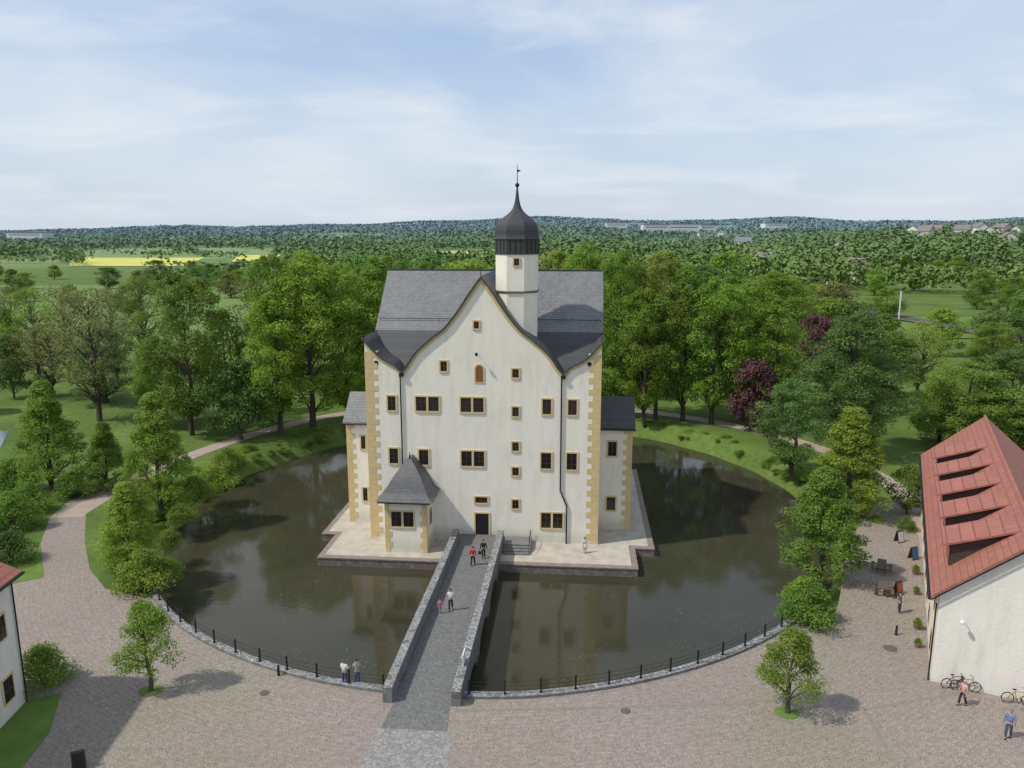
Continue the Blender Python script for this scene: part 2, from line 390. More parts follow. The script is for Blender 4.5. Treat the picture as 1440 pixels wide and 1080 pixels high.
for x,y,z0,z1 in ((-W+.1,D/2,23.8,24.8),(W-.1,D/2,23.8,24.8),(0,-.15,23.7,24.9),(W,-.1,18.1,19.3),(-W,-.1,18.1,19.0)):
    b=B(); b.tube([(x,y,z0),(x,y,(z0+z1)/2),(x,y,z1)],[.05,.035,.015],5); b.obj('finial','iron',roof)
b=B(); o1=offs(prof,-.02); o2=offs(prof,-.27)
o1[0]=(-W,17.97);o1[-1]=(W,17.97);o2[0]=(-W,17.6);o2[-1]=(W,17.6)
strip(b,o1,o2,-.05,.02,0); b.obj('gable_trim','ochre',castle)
for sx in (-1,1):
    b=B(); z=-1.0;k=0
    while z<16.9:
        w=1.12 if k%2 else .72
        x0,x1=(-W-.03,-W+w) if sx<0 else (W-w,W+.03)
        b.box(x0,x1,-.035,(.72 if k%2 else 1.12),z,z+.50+.02*(k%3)); z+=.51+.02*(k%3);k+=1
    b.obj('quoin','ochre',castle)
def window(u,v,pw,ph,parent=castle,yl=0.0,cols=1,arch=False,door=False,absp=None,rows=3):
    if absp: x,z,w,h=absp
    else:
        c=Lc(u,v,yl); s=((Lc(u+10,v,yl)-Lc(u,v,yl)).x/10 ); sz=(Lc(u,v-10,yl)-Lc(u,v+10,yl)).z/20
        x,z=c.x,c.z; w=pw*s; h=ph*sz
    e=.14
    a=B()
    if arch:
        pts=[(x-w/2-e,z-h/2-e),(x-w/2-e,z+h/4)]+[(x-(w/2+e)*math.cos(t),z+h/4+(w/2+e)*math.sin(t)) for t in np.linspace(0.2,math.pi-.2,8)]+[(x+w/2+e,z+h/4),(x+w/2+e,z-h/2-e)]
        a.ext(pts,yl-.06,yl+.01,'y')
    else:
        a.box(x-w/2-e,x-w/2,yl-.07,yl+.02,z-h/2-e,z+h/2+e); a.box(x+w/2,x+w/2+e,yl-.07,yl+.02,z-h/2-e,z+h/2+e)
        a.box(x-w/2,x+w/2,yl-.07,yl+.02,z+h/2,z+h/2+e)
        if not door: a.box(x-w/2,x+w/2,yl-.095,yl+.02,z-h/2-e,z-h/2)
        if cols>2: a.box(x-.1,x+.1,yl-.068,yl+.02,z-h/2,z+h/2)
    win=a.obj('door_surround' if door else 'window','ochre',parent)
    if arch:
        p=B(); pts=[(x-w/2,z-h/2),(x-w/2,z+h/4)]+[(x-(w/2)*math.cos(t),z+h/4+(w/2)*math.sin(t)) for t in np.linspace(0.2,math.pi-.2,8)]+[(x+w/2,z+h/4),(x+w/2,z-h/2)]
        p.ext(pts,yl-.08,yl-.05,'y'); p.obj('shutter','redwood',win); return win
    p=B(); p.box(x-w/2,x+w/2,yl-.012,yl-.004,z-h/2,z+h/2); p.obj('pane',('iron' if door else 'glass'),win)
    f=B(); t=.05
    f.box(x-w/2,x-w/2+t,yl-.04,yl-.014,z-h/2,z+h/2); f.box(x+w/2-t,x+w/2,yl-.04,yl-.014,z-h/2,z+h/2)
    f.box(x-w/2+t,x+w/2-t,yl-.04,yl-.014,z-h/2,z-h/2+t); f.box(x-w/2+t,x+w/2-t,yl-.04,yl-.014,z+h/2-t,z+h/2)
    segs=[(x-w/2,x+w/2)] if cols<=2 else [(x-w/2,x-.1),(x+.1,x+w/2)]
    if not door:
        for (p0,p1) in segs:
            mx=(p0+p1)/2; f.box(mx-.03,mx+.03,yl-.036,yl-.015,z-h/2+t,z+h/2-t)
            for r in range(1,rows):
                zz=z-h/2+h*r/rows; f.box(p0+t,p1-t,yl-.03,yl-.016,zz-.02,zz+.02)
    f.obj('frame','wood',win); return win
for (u,v,w,h,c) in [(670,457,7,10,1),(624,515,9,14,1),(725,525,9,12,1),(551,567,11,20,1),(601,568,32,20,4),(664,569.5,32,20,4),(725,579,9,13,1),
   (769,572,12,21,1),(805,573,12,21,1),(554,641,12,21,1),(596,643,13,21,1),(665,645,32,21,4),(725,628,9,12,1),(768,648,14,22,1),(804,649,14,23,1),
   (725,663,9,11,1),(677,703,17,8,1),(725,709,9,12,1),(776,732,30,21,4)]:
    window(u,v,w,h,cols=c,rows=3 if h>15 else 2)
window(674,524.5,10,24,arch=True)
c0=Lc(678,736); window(0,0,0,0,absp=(c0.x,.62,1.25,2.15),door=True)
for u,v in ((529,510),(829,512)):
    c=Lc(u,v); b=B(); b.tube([(c.x,.02,c.z),(c.x,-.03,c.z)],.2,12); b.obj('vent_opening','iron',castle)
b=B(); c=Lc(671,497); b.tube([(c.x,0,c.z),(c.x,-.5,c.z+.1)],.03,6); b.ball((c.x,-.6,c.z),(.14,.14,.18)); b.obj('wall_lamp','iron',castle)
b=B(); a=Lc(563,525); b.tube([(a.x,-.12,15.0),(a.x+.0,-.12,5.0)],.07,6); b.obj('downpipe','iron',castle)
b=B(); a=Lc(790,530); c=Lc(790,690); e=Lc(797,712); b.tube([(a.x,-.12,15.0),(a.x,-.12,c.z),(e.x,-.12,e.z),(e.x,-.12,-1.0)],.07,6); b.obj('downpipe','iron',castle)
for sx in (-1,1):
    b=B(); b.box(sx*7.4-.2,sx*7.4+.2,-.3,-.06,14.75,15.05); b.obj('hopper','iron',castle)
TX,TY=2.95,3.3
tw=empty('tower',(0,0,0)); tw.parent=castle
r8=1.95/math.cos(math.pi/8)
b=B(); b.lathe([(r8*.96,14),(r8*.96,22.3)],8,TX,TY); b.lathe([(r8*1.01,22.3),(r8*1.03,22.36),(r8*1.03,22.42),(r8*.99,22.48)],8,TX,TY,1)
b.lathe([(r8*.98,22.46),(r8*.98,25.9)],8,TX,TY); b.obj('shaft',['plaster',simple('string_course',(.16,.155,.145),None,3)],tw)
b=B(); b.lathe([(r8*1.02,25.75),(r8*1.02,27.2)],8,TX,TY)
dp=catmull([(r8*1.07,27.1),(r8*1.02,27.45),(r8*1.0,27.95),(r8*.9,28.5),(r8*.66,28.98),(r8*.4,29.38),(r8*.22,29.8),(.25,30.4),(.14,31.1),(.07,31.8)],4)
b.lathe([(r8*1.0,27.08)]+dp,8,TX,TY); b.obj('dome','slate_dome',tw,smooth=False)
b=B()
for k in range(8):
    t2=2*math.pi*k/8
    for j in (-.5,0,.5):
        cx=TX+r8*.95*math.cos(t2)-j*math.sin(t2)*1.0; cy=TY+r8*.95*math.sin(t2)+j*math.cos(t2)*1.0
        b.tube([(cx,cy,25.8),(cx,cy,27.15)],.03,4)
b.obj('drum_batten','iron',tw,kind=None)
b=B(); b.ball((TX,TY,31.9),.2); b.tube([(TX,TY,31.6),(TX,TY,33.7)],[.05,.02],6); b.add([(TX,TY,33.0),(TX+.35,TY,33.15),(TX,TY,33.3)],[(0,1,2)]); b.obj('spire','iron',tw)
def rotwin(name,cx,cy,ang,z,w,h,parent):
    a=B(); f=.12
    a.box(-w/2-f,w/2+f,-.05,.0,-h/2-f,h/2+f); o=a.obj(name,'ochre',parent,loc=(cx,cy,z),rz=ang+math.pi/2)
    a=B(); a.box(-w/2,w/2,-.06,-.051,-h/2,h/2); a.obj('pane','glass',o)
    a=B(); a.box(-.03,.03,-.08,-.061,-h/2,h/2); a.box(-w/2,-.031,-.08,-.061,-.03,.03); a.box(.031,w/2,-.08,-.061,-.03,.03); a.obj('frame','wood',o)
    return o
rotwin('window',TX+.1,TY-1.95*.98-.03,-math.pi/2,25.1,.45,.6,tw)
for sx in (-1,1):
    x0,x1=(W-.05,14.0) if sx>0 else (-14.0,-W+.05)
    wing=empty('wing',(0,0,0)); wing.parent=castle
    b=B(); b.ext([(3.8,-1.05),(3.8,9.4),(6.4,11.6),(9.0,9.4),(9.0,-1.05)],x0,x1,'x'); b.obj('wall','plaster',wing)
    b=B(); xo=(x0 if sx>0 else x0-.25,x1+.25 if sx>0 else x1)
    b.ext([(3.45,9.2),(6.4,11.68),(6.4,11.86),(3.45,9.38)],xo[0],xo[1],'x'); b.ext([(9.35,9.2),(6.4,11.68),(6.4,11.86),(9.35,9.38)],xo[0],xo[1],'x')
    b.obj('roof','slate' if sx<0 else 'slate_shade',wing)
    b=B(); z=-1;k=0
    while z<8.9:
        w=.85 if k%2 else .5
        if sx>0: b.box(x1-w,x1+.03,3.765,3.8+(.5 if k%2 else .85),z,z+.5)
        else: b.box(x0-.03,x0+w,3.765,3.8+(.5 if k%2 else .85),z,z+.5)
        z+=.51;k+=1
    b.obj('quoin','ochre',wing)
    b=B(); b.tube([(x0-.3 if sx<0 else x0,3.4,9.2),(x1+(.3 if sx>0 else 0),3.4,9.2)],.07,6); b.obj('gutter','iron',wing)
    for (u,v,w,h) in ([(861,631,12,20),(859,708,12,18)] if sx>0 else [(511,622,6,18),(514,695,6,18)]):
        window(u,v,w,h,parent=wing,yl=3.8)
    if sx>0:
        for zz in (2.0,6.6):
            for yy in (6.4,): rotwin('window',14.02,yy,0,zz,.8,1.4,wing)
for sx in (-1,1):
    for zz in (2.0,7.0,11.5):
        for yy in (12.5,16.5): rotwin('window',sx*(W+.01),yy,0 if sx>0 else math.pi,zz,.9,1.5,castle)
bay=empty('bay',(0,0,0)); bay.parent=castle
bx0,bx1,by=-8.5,-4.7,-3.4
b=B(); b.box(bx0,bx1,by,-.01,-1.05,4.2); b.obj('wall','plaster',bay)
b=B(); vs=[];fs=[]
bp=catmull([(1.0,0),(.86,.08),(.74,.2),(.62,.38),(.47,.58),(.26,.8),(.02,1.0)],2); n=len(bp)
for s,t in bp:
    z=4.0+3.3*t
    ax=-6.6
    xa=ax-( -bx0-6.6+.65)*s-.05; xb=ax+(bx1+6.6+.65)*s+.05; ya=-1.2-(2.85)*s
    vs+=[(xa,0-.01,z),(xa,ya,z),(xb,ya,z),(xb,-.01,z)]
for i in range(n-1):
    for k in range(4): fs.append((i*4+k,i*4+(k+1)%4,(i+1)*4+(k+1)%4,(i+1)*4+k))
fs+=[(3,2,1,0),(4*n-4,4*n-3,4*n-2,4*n-1)]
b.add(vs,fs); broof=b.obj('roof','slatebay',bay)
b=B(); b.tube([(-6.6,-1.2,7.25),(-6.6,-1.2,7.5),(-6.6,-1.2,7.95)],[.1,.06,.015],6); b.obj('finial','iron',broof)
for sd in (0,1):
    b=B(); z=-1;k=0
    while z<3.6:
        w=.6 if k%2 else .38
        if sd: b.box(bx1-w,bx1+.03,by-.035,by+(.38 if k%2 else .6),z,z+.5)
        else: b.box(bx0-.03,bx0+w,by-.035,by+(.38 if k%2 else .6),z,z+.5)
        z+=.505;k+=1
    b.obj('quoin','ochre',bay)
window(566,730,31,21,parent=bay,yl=by,cols=4)
rotwin('window',bx1+.01,-1.6,0,1.9,.8,1.3,bay)
b=B(); b.box(bx0-.5,bx1+.5,by-.75,by-.65,3.9,4.0); b.obj('gutter','iron',bay)
pl=[(-14.4,-5),(14.2,-5),(14.2,-.5),(16,-.5),(16,24),(-15.8,24),(-15.8,.5),(-14.4,.5)]
plat=empty('platform',CO,CR,label='stone walled gravel platform the castle stands on in moat',cat='platform')
b=B(); b.ext(pl,-2.4,-1.15,'z'); b.obj('retaining_wall','platwall',plat)
MAT['coping']=simple('coping_stone',(.27,.22,.185),(.19,.155,.13),2)
b=B(); b.ext([(x*1.0+(.06 if x>0 else -.06),y+(-.06 if y<12 else .06)) for x,y in pl],-1.149,-1.04,'z'); b.obj('coping','coping',plat)
b=B(); b.ext([(x-(.5 if x>0 else -.5),y+(.5 if y<12 else -.5)) for x,y in pl],-1.039,-1.0,'z'); b.obj('gravel_surface','gravel',plat)
bridge=empty('bridge',CO,CR,label='stone footbridge with rubble parapets leading to castle door',cat='bridge')
BX0,BX1=-2.55,2.05; BY=-27.8
def deck(y): return -.42*sm(-27,-3,y)+.03
pr=[(BY,-2.4),(BY,deck(BY)-.03)]+[(y,deck(y)-.03) for y in np.linspace(-24,-.06,8)]+[(-.06,-2.4),(-5.6,-2.4)]
def arch(y0,y1):
    return [(y0,-2.4)]+[(y0+(y1-y0)*(1-math.cos(t))/2,-1.9+1.05*math.sin(t)) for t in np.linspace(0,math.pi,9)]+[(y1,-2.4)]
pr+=[p for p in arch(-7,-12)]+[p for p in arch(-13.6,-18.6)]+[p for p in arch(-20.2,-25.2)]
b=B(); b.ext(pr,BX0,BX1,'x'); b.obj('arch_span','platwall',bridge)
b=B(); ys=np.linspace(BY-1.2,-.06,20)
vs=[];fs=[]
for y in ys: vs+=[(BX0+.6,y,deck(y)),(BX1-.6,y,deck(y))]
for i in range(19): fs.append((2*i,2*i+1,2*i+3,2*i+2))
b.add(vs,fs); b.obj('deck','asphalt',bridge)
for x0,x1 in ((BX0-.06,BX0+.5),(BX1-.5,BX1+.06)):
    b=B(); ys=np.linspace(BY,-1.3,16)
    top=[(y,deck(y)+.98) for y in ys]; bot=[(y,deck(y)-.25) for y in ys]
    for i in range(15): b.ext([bot[i],bot[i+1],top[i+1],top[i]],x0,x1,'x')
    b.obj('parapet','rim',bridge)
st=empty('steps',c2w(0,0),CR,label='grey stone steps from bridge down to the gravel platform',cat='steps')
b=B()
for k in range(4): b.box(BX1+.1,BX1+2.6,-1.6-.38*(k+1),-1.6-.38*k+ (0 if k else 1.5),-1.0,-.45-.14*k)
b.obj('tread',simple('step_stone',(.2,.2,.19),(.14,.14,.135),3),st)
b=B(); 
for y in (-.2,-1.6,-3.0): b.tube([(BX1+2.5,y,-1),(BX1+2.5,y,.35 if y>-2 else -.1)],.025,5)
b.tube([(BX1+2.5,-.2,.35),(BX1+2.5,-1.6,.35),(BX1+2.5,-3.0,-.1)],.03,5); b.obj('handrail','iron',st)
p=[c2w(-2.0,BY-.2),c2w(1.5,BY-.2),c2w(1.7,-30.2),c2w(-2.1,-30.2)]; sheet('threshold_paving',[(q.x,q.y) for q in p],.022,'asphalt',kind='structure',label='dark sett paving at the bridge foot')
p=[c2w(-2.3,-30.2),c2w(2.2,-30.2),c2w(2.6,-60),c2w(-3.2,-60)]; sheet('walkway',[(q.x,q.y) for q in p],.018,'slab',kind='structure',label='grey sett walkway toward the bridge')
MAT['drain']=simple('drain_stone',(.24,.23,.19),(.19,.19,.14),3)
for (a_,b_) in (((1215,998),(1262,1078)),((1215,998),(1440,960)),((640,1000),(1060,990))):
    p0,p1=G(*a_),G(*b_); d=(p1-p0).normalized(); s_=Vector((-d.y,d.x,0))*.11
    sheet('drain_channel',[(q.x,q.y) for q in (p0-s_,p1-s_,p1+s_,p0+s_)],.02,'drain',kind='structure',label='shallow sett drainage channel in cobbles')
ba0=math.degrees(math.atan2(c2w(BX0-.1,BY).y-MC[1],c2w(BX0-.1,BY).x-MC[0])); ba1=math.degrees(math.atan2(c2w(BX1+.1,BY).y-MC[1],c2w(BX1+.1,BY).x-MC[0]))
for a0,a1 in ((F0-3,ba0),(ba1,F1+2)):
    b=B(); n=max(8,int(abs(a1-a0)/2)); ds=np.linspace(a0,a1,n)
    for i in range(n-1):
        p0,p1,q0,q1=mp_(ds[i],-.05),mp_(ds[i+1],-.05),mp_(ds[i],.5),mp_(ds[i+1],.5)
        b.add([(*p0,-2.4),(*p1,-2.4),(*q1,-2.4),(*q0,-2.4),(*p0,.2),(*p1,.2),(*q1,.2),(*q0,.2)],[(4,5,6,7),(0,1,5,4),(2,3,7,6)])
    b.add([(*mp_(a0,-.05),-2.4),(*mp_(a0,.5),-2.4),(*mp_(a0,.5),.2),(*mp_(a0,-.05),.2)],[(0,1,2,3)])
    b.obj('moat_wall','rim',label='low grey rubble wall capping the curved moat edge',cat='wall')
    fe=empty('fence',(0,0,0),label='black iron post and wire fence on moat wall',cat='fence')
    m=max(3,int(abs(a1-a0)*math.pi/180*33.3/2.05)); dd=np.linspace(a0+.6,a1-.6,m)
    pb=B(); pb.box(-.045,.045,-.045,.045,0,.85); pb.ball((0,0,.9),.07); pb.box(-.08,.08,-.08,.08,0,.04)
    first=None
    for d in dd:
        q=mp_(d,.22)
        if first is None: first=pb.obj('post','iron',fe,loc=(q[0],q[1],.2)); o=first
        else: o=first.copy(); o.parent=fe; COL.objects.link(o)
        o.location=(q[0],q[1],.2); o.rotation_euler=(0,0,math.radians(d))
    for z in (.45,.7,.98):
        rb=B(); rb.tube([(*mp_(d,.22),z) for d in dd],.012,5); rb.obj('rail','iron',fe)
# ------------------------------------------------------------------ right building
RB=empty('courtyard_building',(26.4,44.8,0),math.radians(-26.2),label='long pale courtyard building with red tiled roof and shed dormers',cat='building')
Lb=33.5; Wb=9.2; ez=6.1; rzz=10.15
b=B(); b.ext([(0,-.3),(0,ez),(Wb/2,rzz-.05),(Wb,ez),(Wb,-.3)],0,Lb,'y'); b.obj('wall','plaster2',RB)
b=B(); s=(rzz-ez)/(Wb/2)
b.ext([(-.5,ez-.5*s+.02),(Wb/2,rzz+.02),(Wb/2,rzz+.2),(-.5,ez-.5*s+.2)],-.35,Lb+.35,'y'); b.ext([(Wb+.5,ez-.5*s+.02),(Wb/2,rzz+.02),(Wb/2,rzz+.2),(Wb+.5,ez-.5*s+.2)],-.35,Lb+.35,'y')
rroof=b.obj('roof','redtile',RB)
b=B(); b.tube([(Wb/2,-.4,rzz+.2),(Wb/2,Lb+.4,rzz+.2)],.13,8); b.obj('ridge_tile','redtile',rroof)
b=B(); b.tube([(-.58,-.4,ez-.42),(-.58,Lb+.4,ez-.42)],.09,8); b.tube([(-.55,.1,ez-.45),(-.12,.1,ez-.9),(-.12,.1,0)],.05,6); b.obj('gutter','iron',RB)
b=B(); b.ext([(-.5,ez-.5*s-.1),(Wb/2,rzz-.1),(Wb/2,rzz+.0),(-.5,ez-.5*s+.0)],-.42,-.36,'y'); b.ext([(Wb+.5,ez-.5*s-.1),(Wb/2,rzz-.1),(Wb/2,rzz+.0),(Wb+.5,ez-.5*s+.0)],-.42,-.36,'y'); b.obj('bargeboard','iron',RB)
MAT['cheek']=simple('dark_cheek',(.075,.05,.043),(.045,.035,.033),3)
for k in range(5):
    y=4.0+k*5.3; dm=empty('dormer',(0,y,0)); dm.parent=RB
    x0=.5; z0=ez+x0*s+.2; zt=z0+1.55; x1=3.9; z1=ez+x1*s+.22
    b=B(); b.ext([(x0,z0-.3),(x0,zt-.1),(x1,z1-.05),(x1-.3,z1-.5)],-1.3,1.3,'y'); b.obj('cheek','cheek',dm)
    b=B(); b.ext([(x0-.45,zt-.12),(x1+.1,z1+.0),(x1+.1,z1+.13),(x0-.45,zt+.03)],-1.65,1.65,'y'); b.obj('roof','redtile',dm)
    for j in (-.85,0,.85):
        b=B(); b.box(x0-.05,x0-.005,j-.36,j+.36,z0+.15,zt-.4); b.obj('pane','glass',dm)
for k in range(8):
    y=2.5+k*4.0
    for z,hh in ((1.6,1.3),(4.3,1.1)):
        rotwin('window',-.01,y,math.pi,z,.9,hh,RB)
b=B(); b.tube([(1.3,0,4.6),(1.3,-.5,4.75)],.03,6); b.ball((1.3,-.6,4.62),(.16,.16,.13)); b.obj('wall_lamp','white',RB)
# ------------------------------------------------------------------ left building
LB=empty('corner_building',(-29.35,42.7,0),math.radians(3),label='pale plaster building corner with red tiled roof by the plaza',cat='building')
b=B(); b.ext([(-9,-.3),(-9,8.3),(-4.5,10.5),(0,8.3),(0,-.3)],-24,0,'y'); b.obj('wall','plaster2',LB)
b=B(); b.ext([(.5,8.07),(-4.5,10.52),(-4.5,10.7),(.5,8.25)],-24.3,.35,'y'); b.ext([(-9.5,8.07),(-4.5,10.52),(-4.5,10.7),(-9.5,8.25)],-24.3,.35,'y'); b.obj('roof','redtile',LB)
b=B(); b.tube([(.55,-24,8.12),(.55,.4,8.12)],.08,8); b.tube([(.1,-.15,8.1),(.1,-.15,0)],.05,6); b.obj('gutter','iron',LB)
for y in (-1.6,-4.4,-7.2,-10):
    for z in (1.8,5.6): rotwin('window',.01,y,0,z,.9,1.4,LB)
sheet('lawn',[g2(-60,1110),g2(-30,1000),g2(36,985),g2(86,975),g2(70,1030),g2(28,1085)],.03,'lawn',kind='structure',label='grass strip beside the corner building')
sheet('lawn',[g2(0,825),g2(62,812),g2(57,770),g2(0,790)],.03,'lawn',kind='structure',label='grass strip beside the path')
# ------------------------------------------------------------------ trees
def leafquads(rng,C,Rd,n,leaf,flat=.75,spread=.9):
    k=rng.integers(0,len(C),n); d=rng.normal(size=(n,3)); d/=np.linalg.norm(d,axis=1)[:,None]
    d[:,2]=np.where(rng.random(n)<.4,np.abs(d[:,2]),d[:,2])
    rr=(Rd[k]*(.55+.6*rng.random(n)**.8))[:,None]
    P=C[k]+d*rr*np.array([1,1,flat])
    nn=d+rng.normal(size=(n,3))*spread*.55; nn[:,2]+=.5; nn/=np.linalg.norm(nn,axis=1)[:,None]
    t=np.cross(nn,rng.normal(size=(n,3))); t/=np.linalg.norm(t,axis=1)[:,None]; bt=np.cross(nn,t)
    s=(leaf*(.6+.8*rng.random(n)))[:,None]*.5
    V=np.stack([P-t*s,P-bt*s*.65,P+t*s,P+bt*s*.65],1).reshape(-1,3)
    F=np.arange(4*n).reshape(-1,4); return V,F
def pfun(shape,t):
    if shape=='round': return max(.05,1-abs(2*t-1)**2.4)**.55
    if shape=='cone': return (1-t)**.66*min(1,.6+t*3.2)+.04
    if shape=='tall': return (max(.02,math.sin(math.pi*min(1,(t*.88+.12)))))**.6
    if shape=='dome': return max(.05,1-t**2.2)**.6*min(1,.7+t*2)
    return 1
VAR={}
def make_variant(key,H,R,base,nc,nl,leaf,shape,seed,nlimb=16,cr=(.2,.36),bushy=False,lobe=1.0):
    rng=np.random.default_rng(seed); C=[];Rd=[]
    ph=rng.random(4)*6.28
    for i in range(nc):
        t=rng.random()**.9; a=rng.random()*6.283
        lob=1+lobe*(.18*math.sin(2*a+ph[0]+t*3)+.14*math.sin(3*a+ph[1]-t*5)+.1*math.sin(5*a+ph[2]))
        rad=R*pfun(shape,t)*lob*(.25+.65*rng.random()**.5)
        q=R*(cr[0]+(cr[1]-cr[0])*rng.random())*(.55+.45*pfun(shape,t))
        C.append((rad*math.cos(a),rad*math.sin(a),base+(H-base)*(.03+.93*t)-q*.3)); Rd.append(q)
    C=np.array(C);Rd=np.array(Rd)
    V,F=leafquads(rng,C,Rd,nl,leaf)
    crown=npmesh('crown',V,F,LEAF['mid'])
    b=B(); tr=.014*H+.05
    top=base+(H-base)*.8
    path=[(rng.normal()*.01*H*(i>0),rng.normal()*.01*H*(i>0),-.2+i/5*(top+.2)) for i in range(6)]
    if not bushy: b.tube(path,[tr*1.35,tr,tr*.85,tr*.6,tr*.38,tr*.12],7)
    idx=rng.choice(nc,min(nlimb,nc),replace=False)
    for i in idx:
        c=C[i]; z0=max(base*.6,min(c[2]-.25*H*rng.random()-.05*H,top)) if not bushy else 0
        f=min(1,max(0,(z0+.2)/(top+.2)))*5; j=int(min(4,f)); w=f-j
        s=[path[j][k]*(1-w)+path[j+1][k]*w for k in range(3)]
        if bushy: s=[0,0,-.1]
        m=[(s[0]+c[0])/2+rng.normal()*.02*H,(s[1]+c[1])/2+rng.normal()*.02*H,(s[2]+c[2])/2+.02*H]
        b.tube([s,m,list(c)],[tr*.4*(1-z0/H)+.02,tr*.25*(1-z0/H)+.015,.012],5,cap=False)
    o=b.obj('trunk','bark'); tm=o.data; bpy.data.objects.remove(o)
    VAR.setdefault(key,[]).append((crown,tm,H,R))
for s in range(3): make_variant('big',24,7.2,3.0,130,27000,.32,'round' if s else 'tall',10+s,26,(.16,.28))
for s in range(2): make_variant('tallt',24,5.2,3.0,95,17000,.33,'tall',20+s,24,(.2,.34))
for s in range(2): make_variant('cone',13,4.0,1.0,170,28000,.20,'cone',30+s,20,(.16,.27),lobe=.55)
for s in range(2): make_variant('small',6,2.0,1.5,75,9500,.13,'dome',40+s,18,(.24,.38),lobe=.45)
for s in range(2): make_variant('sparse',17,5.5,3.5,120,5200,.28,'round',50+s,90,(.16,.26))
for s in range(3): make_variant('midd',13,5.0,1.5,65,6500,.44,'round' if s else 'tall',60+s,12,(.22,.38))
for s in range(3): make_variant('bush',2.6,1.9,.1,45,5200,.15,'dome',70+s,14,(.3,.5),bushy=True)
TC={'n':0}
def tree(x,y,z,h,w,kind,mat,name='tree',label=None,group=None,cat='tree',i=None):
    v=VAR[kind]; cr,tm,H,R=v[(random.randrange(len(v)) if i is None else i)]
    e=empty(name,(x,y,z),random.random()*6.28,label=label,cat=cat,group=group)
    sxy=w/R; sz=h/H; asp=random.uniform(.88,1.12)
    for nm,me in (('trunk' if name!='bush' else 'stem',tm),('crown' if name!='bush' else 'foliage',cr)):
        o=bpy.data.objects.new(nm,me); o.parent=e; o.scale=(sxy*asp,sxy/asp,sz); COL.objects.link(o)
        if me is cr: o.material_slots[0].link='OBJECT'; o.material_slots[0].material=LEAF[mat]
    TC['n']+=1; return e
LBL={'fresh':'leafy deciduous tree in fresh bright spring green','mid':'tall deciduous tree with full green crown','dark':'dense dark green deciduous tree','yellow':'yellow green tree in spring leaf','purple':'dark purple leaved copper beech by the park path','brown':'sparsely leafed brownish spring tree','blue':'broad blue green deciduous tree'}
def tp(u,vb,vt,wpx,kind,mat,label=None,i=None,name='tree'):
    p=G(u,vb); h=zat(u,vt,p.y+.0); dep=p.y*cP+CH*sP*.6; w=wpx/FPX*dep
    return tree(p.x,p.y,0,h,w,kind,mat,name,label or LBL[mat],i=i)
tp(212,972,840,40,'small','fresh','small young tree with trunk on cobbled plaza',0)
tp(1107,1003,882,43,'small','fresh','small young tree with trunk on cobbled plaza',1)
for (u,v) in ((212,972),(1107,1003)):
    p=G(u,v); pts=[(p.x+.75*math.cos(a)*(1+.1*math.sin(3*a)),p.y+.6*math.sin(a)) for a in np.linspace(0,6.28,14)[:-1]]
    sheet('grass_patch',pts,.035,'lawn',kind='structure',label='small grass patch around a tree base')
L=[(55,530,400,40,'sparse','fresh'),(75,690,530,56,'cone','fresh'),(140,592,400,62,'sparse','brown'),(205,520,385,40,'sparse','mid'),
(100,540,395,40,'sparse','brown'),(20,560,470,25,'midd','dark'),(165,540,400,36,'sparse','brown'),(25,510,400,34,'sparse','brown'),
(270,612,375,62,'big','mid'),(340,618,505,46,'midd','dark'),(395,612,405,45,'tallt','fresh'),(440,602,345,70,'big','fresh'),(395,600,352,46,'big','fresh'),(490,596,365,50,'big','fresh'),(535,590,355,45,'tallt','fresh'),
(560,580,360,50,'big','mid'),(320,585,430,40,'midd','mid'),(230,600,470,44,'big','mid'),
(228,722,545,54,'cone','fresh'),(186,800,674,50,'cone','fresh'),(152,690,590,36,'cone','mid'),
(870,588,345,48,'big','fresh'),(922,590,352,46,'big','yellow'),(905,596,400,45,'big','fresh'),(960,592,365,50,'big','mid'),(1000,596,385,55,'big','fresh'),(1045,590,398,60,'big','fresh'),(1085,600,415,42,'tallt','fresh'),
(1055,606,500,34,'midd','purple'),(1140,560,440,30,'midd','purple'),(1190,640,430,74,'big','blue'),(1112,668,530,52,'big','blue'),(1190,722,568,64,'cone','fresh'),(1152,815,652,62,'cone','mid'),
(1290,560,455,48,'sparse','yellow'),(1350,640,505,66,'big','mid'),(1415,620,485,60,'big','blue'),(1420,640,545,70,'midd','mid'),(1275,722,652,24,'midd','mid'),(1320,620,540,45,'midd','mid'),
(1390,530,450,40,'big','mid'),(820,560,335,46,'big','fresh'),(790,560,385,45,'big','mid'),(735,560,370,50,'big','mid'),(650,560,372,50,'big','mid'),(600,560,365,50,'big','mid'),
(1240,520,440,34,'midd','mid'),(1200,510,420,36,'midd','dark'),(1320,500,432,30,'midd','fresh'),(1430,520,440,36,'midd','dark'),(1160,500,415,40,'midd','fresh')]
for t in L: tp(*t)
rng=np.random.default_rng(5)
for (u,v,w,m) in [(205,828,42,'fresh'),(172,800,22,'mid'),(235,815,24,'fresh'),(62,960,42,'fresh'),(1140,876,40,'mid'),(1130,850,30,'fresh'),(1105,868,14,'mid'),(300,690,28,'fresh'),(275,705,28,'mid'),(320,660,22,'mid'),(254,735,20,'mid'),(240,770,20,'mid'),(40,720,32,'mid'),(100,700,26,'mid'),(15,745,40,'mid'),(15,690,35,'mid'),(15,790,34,'dark'),(1275,745,14,'mid')]:
    p=G(u,v); dep=p.y*cP+CH*sP; w2=w/FPX*dep
    tree(p.x,p.y,0,w2*1.35,w2,'bush',m,'bush','rounded green shrub near the moat bank',cat='bush')
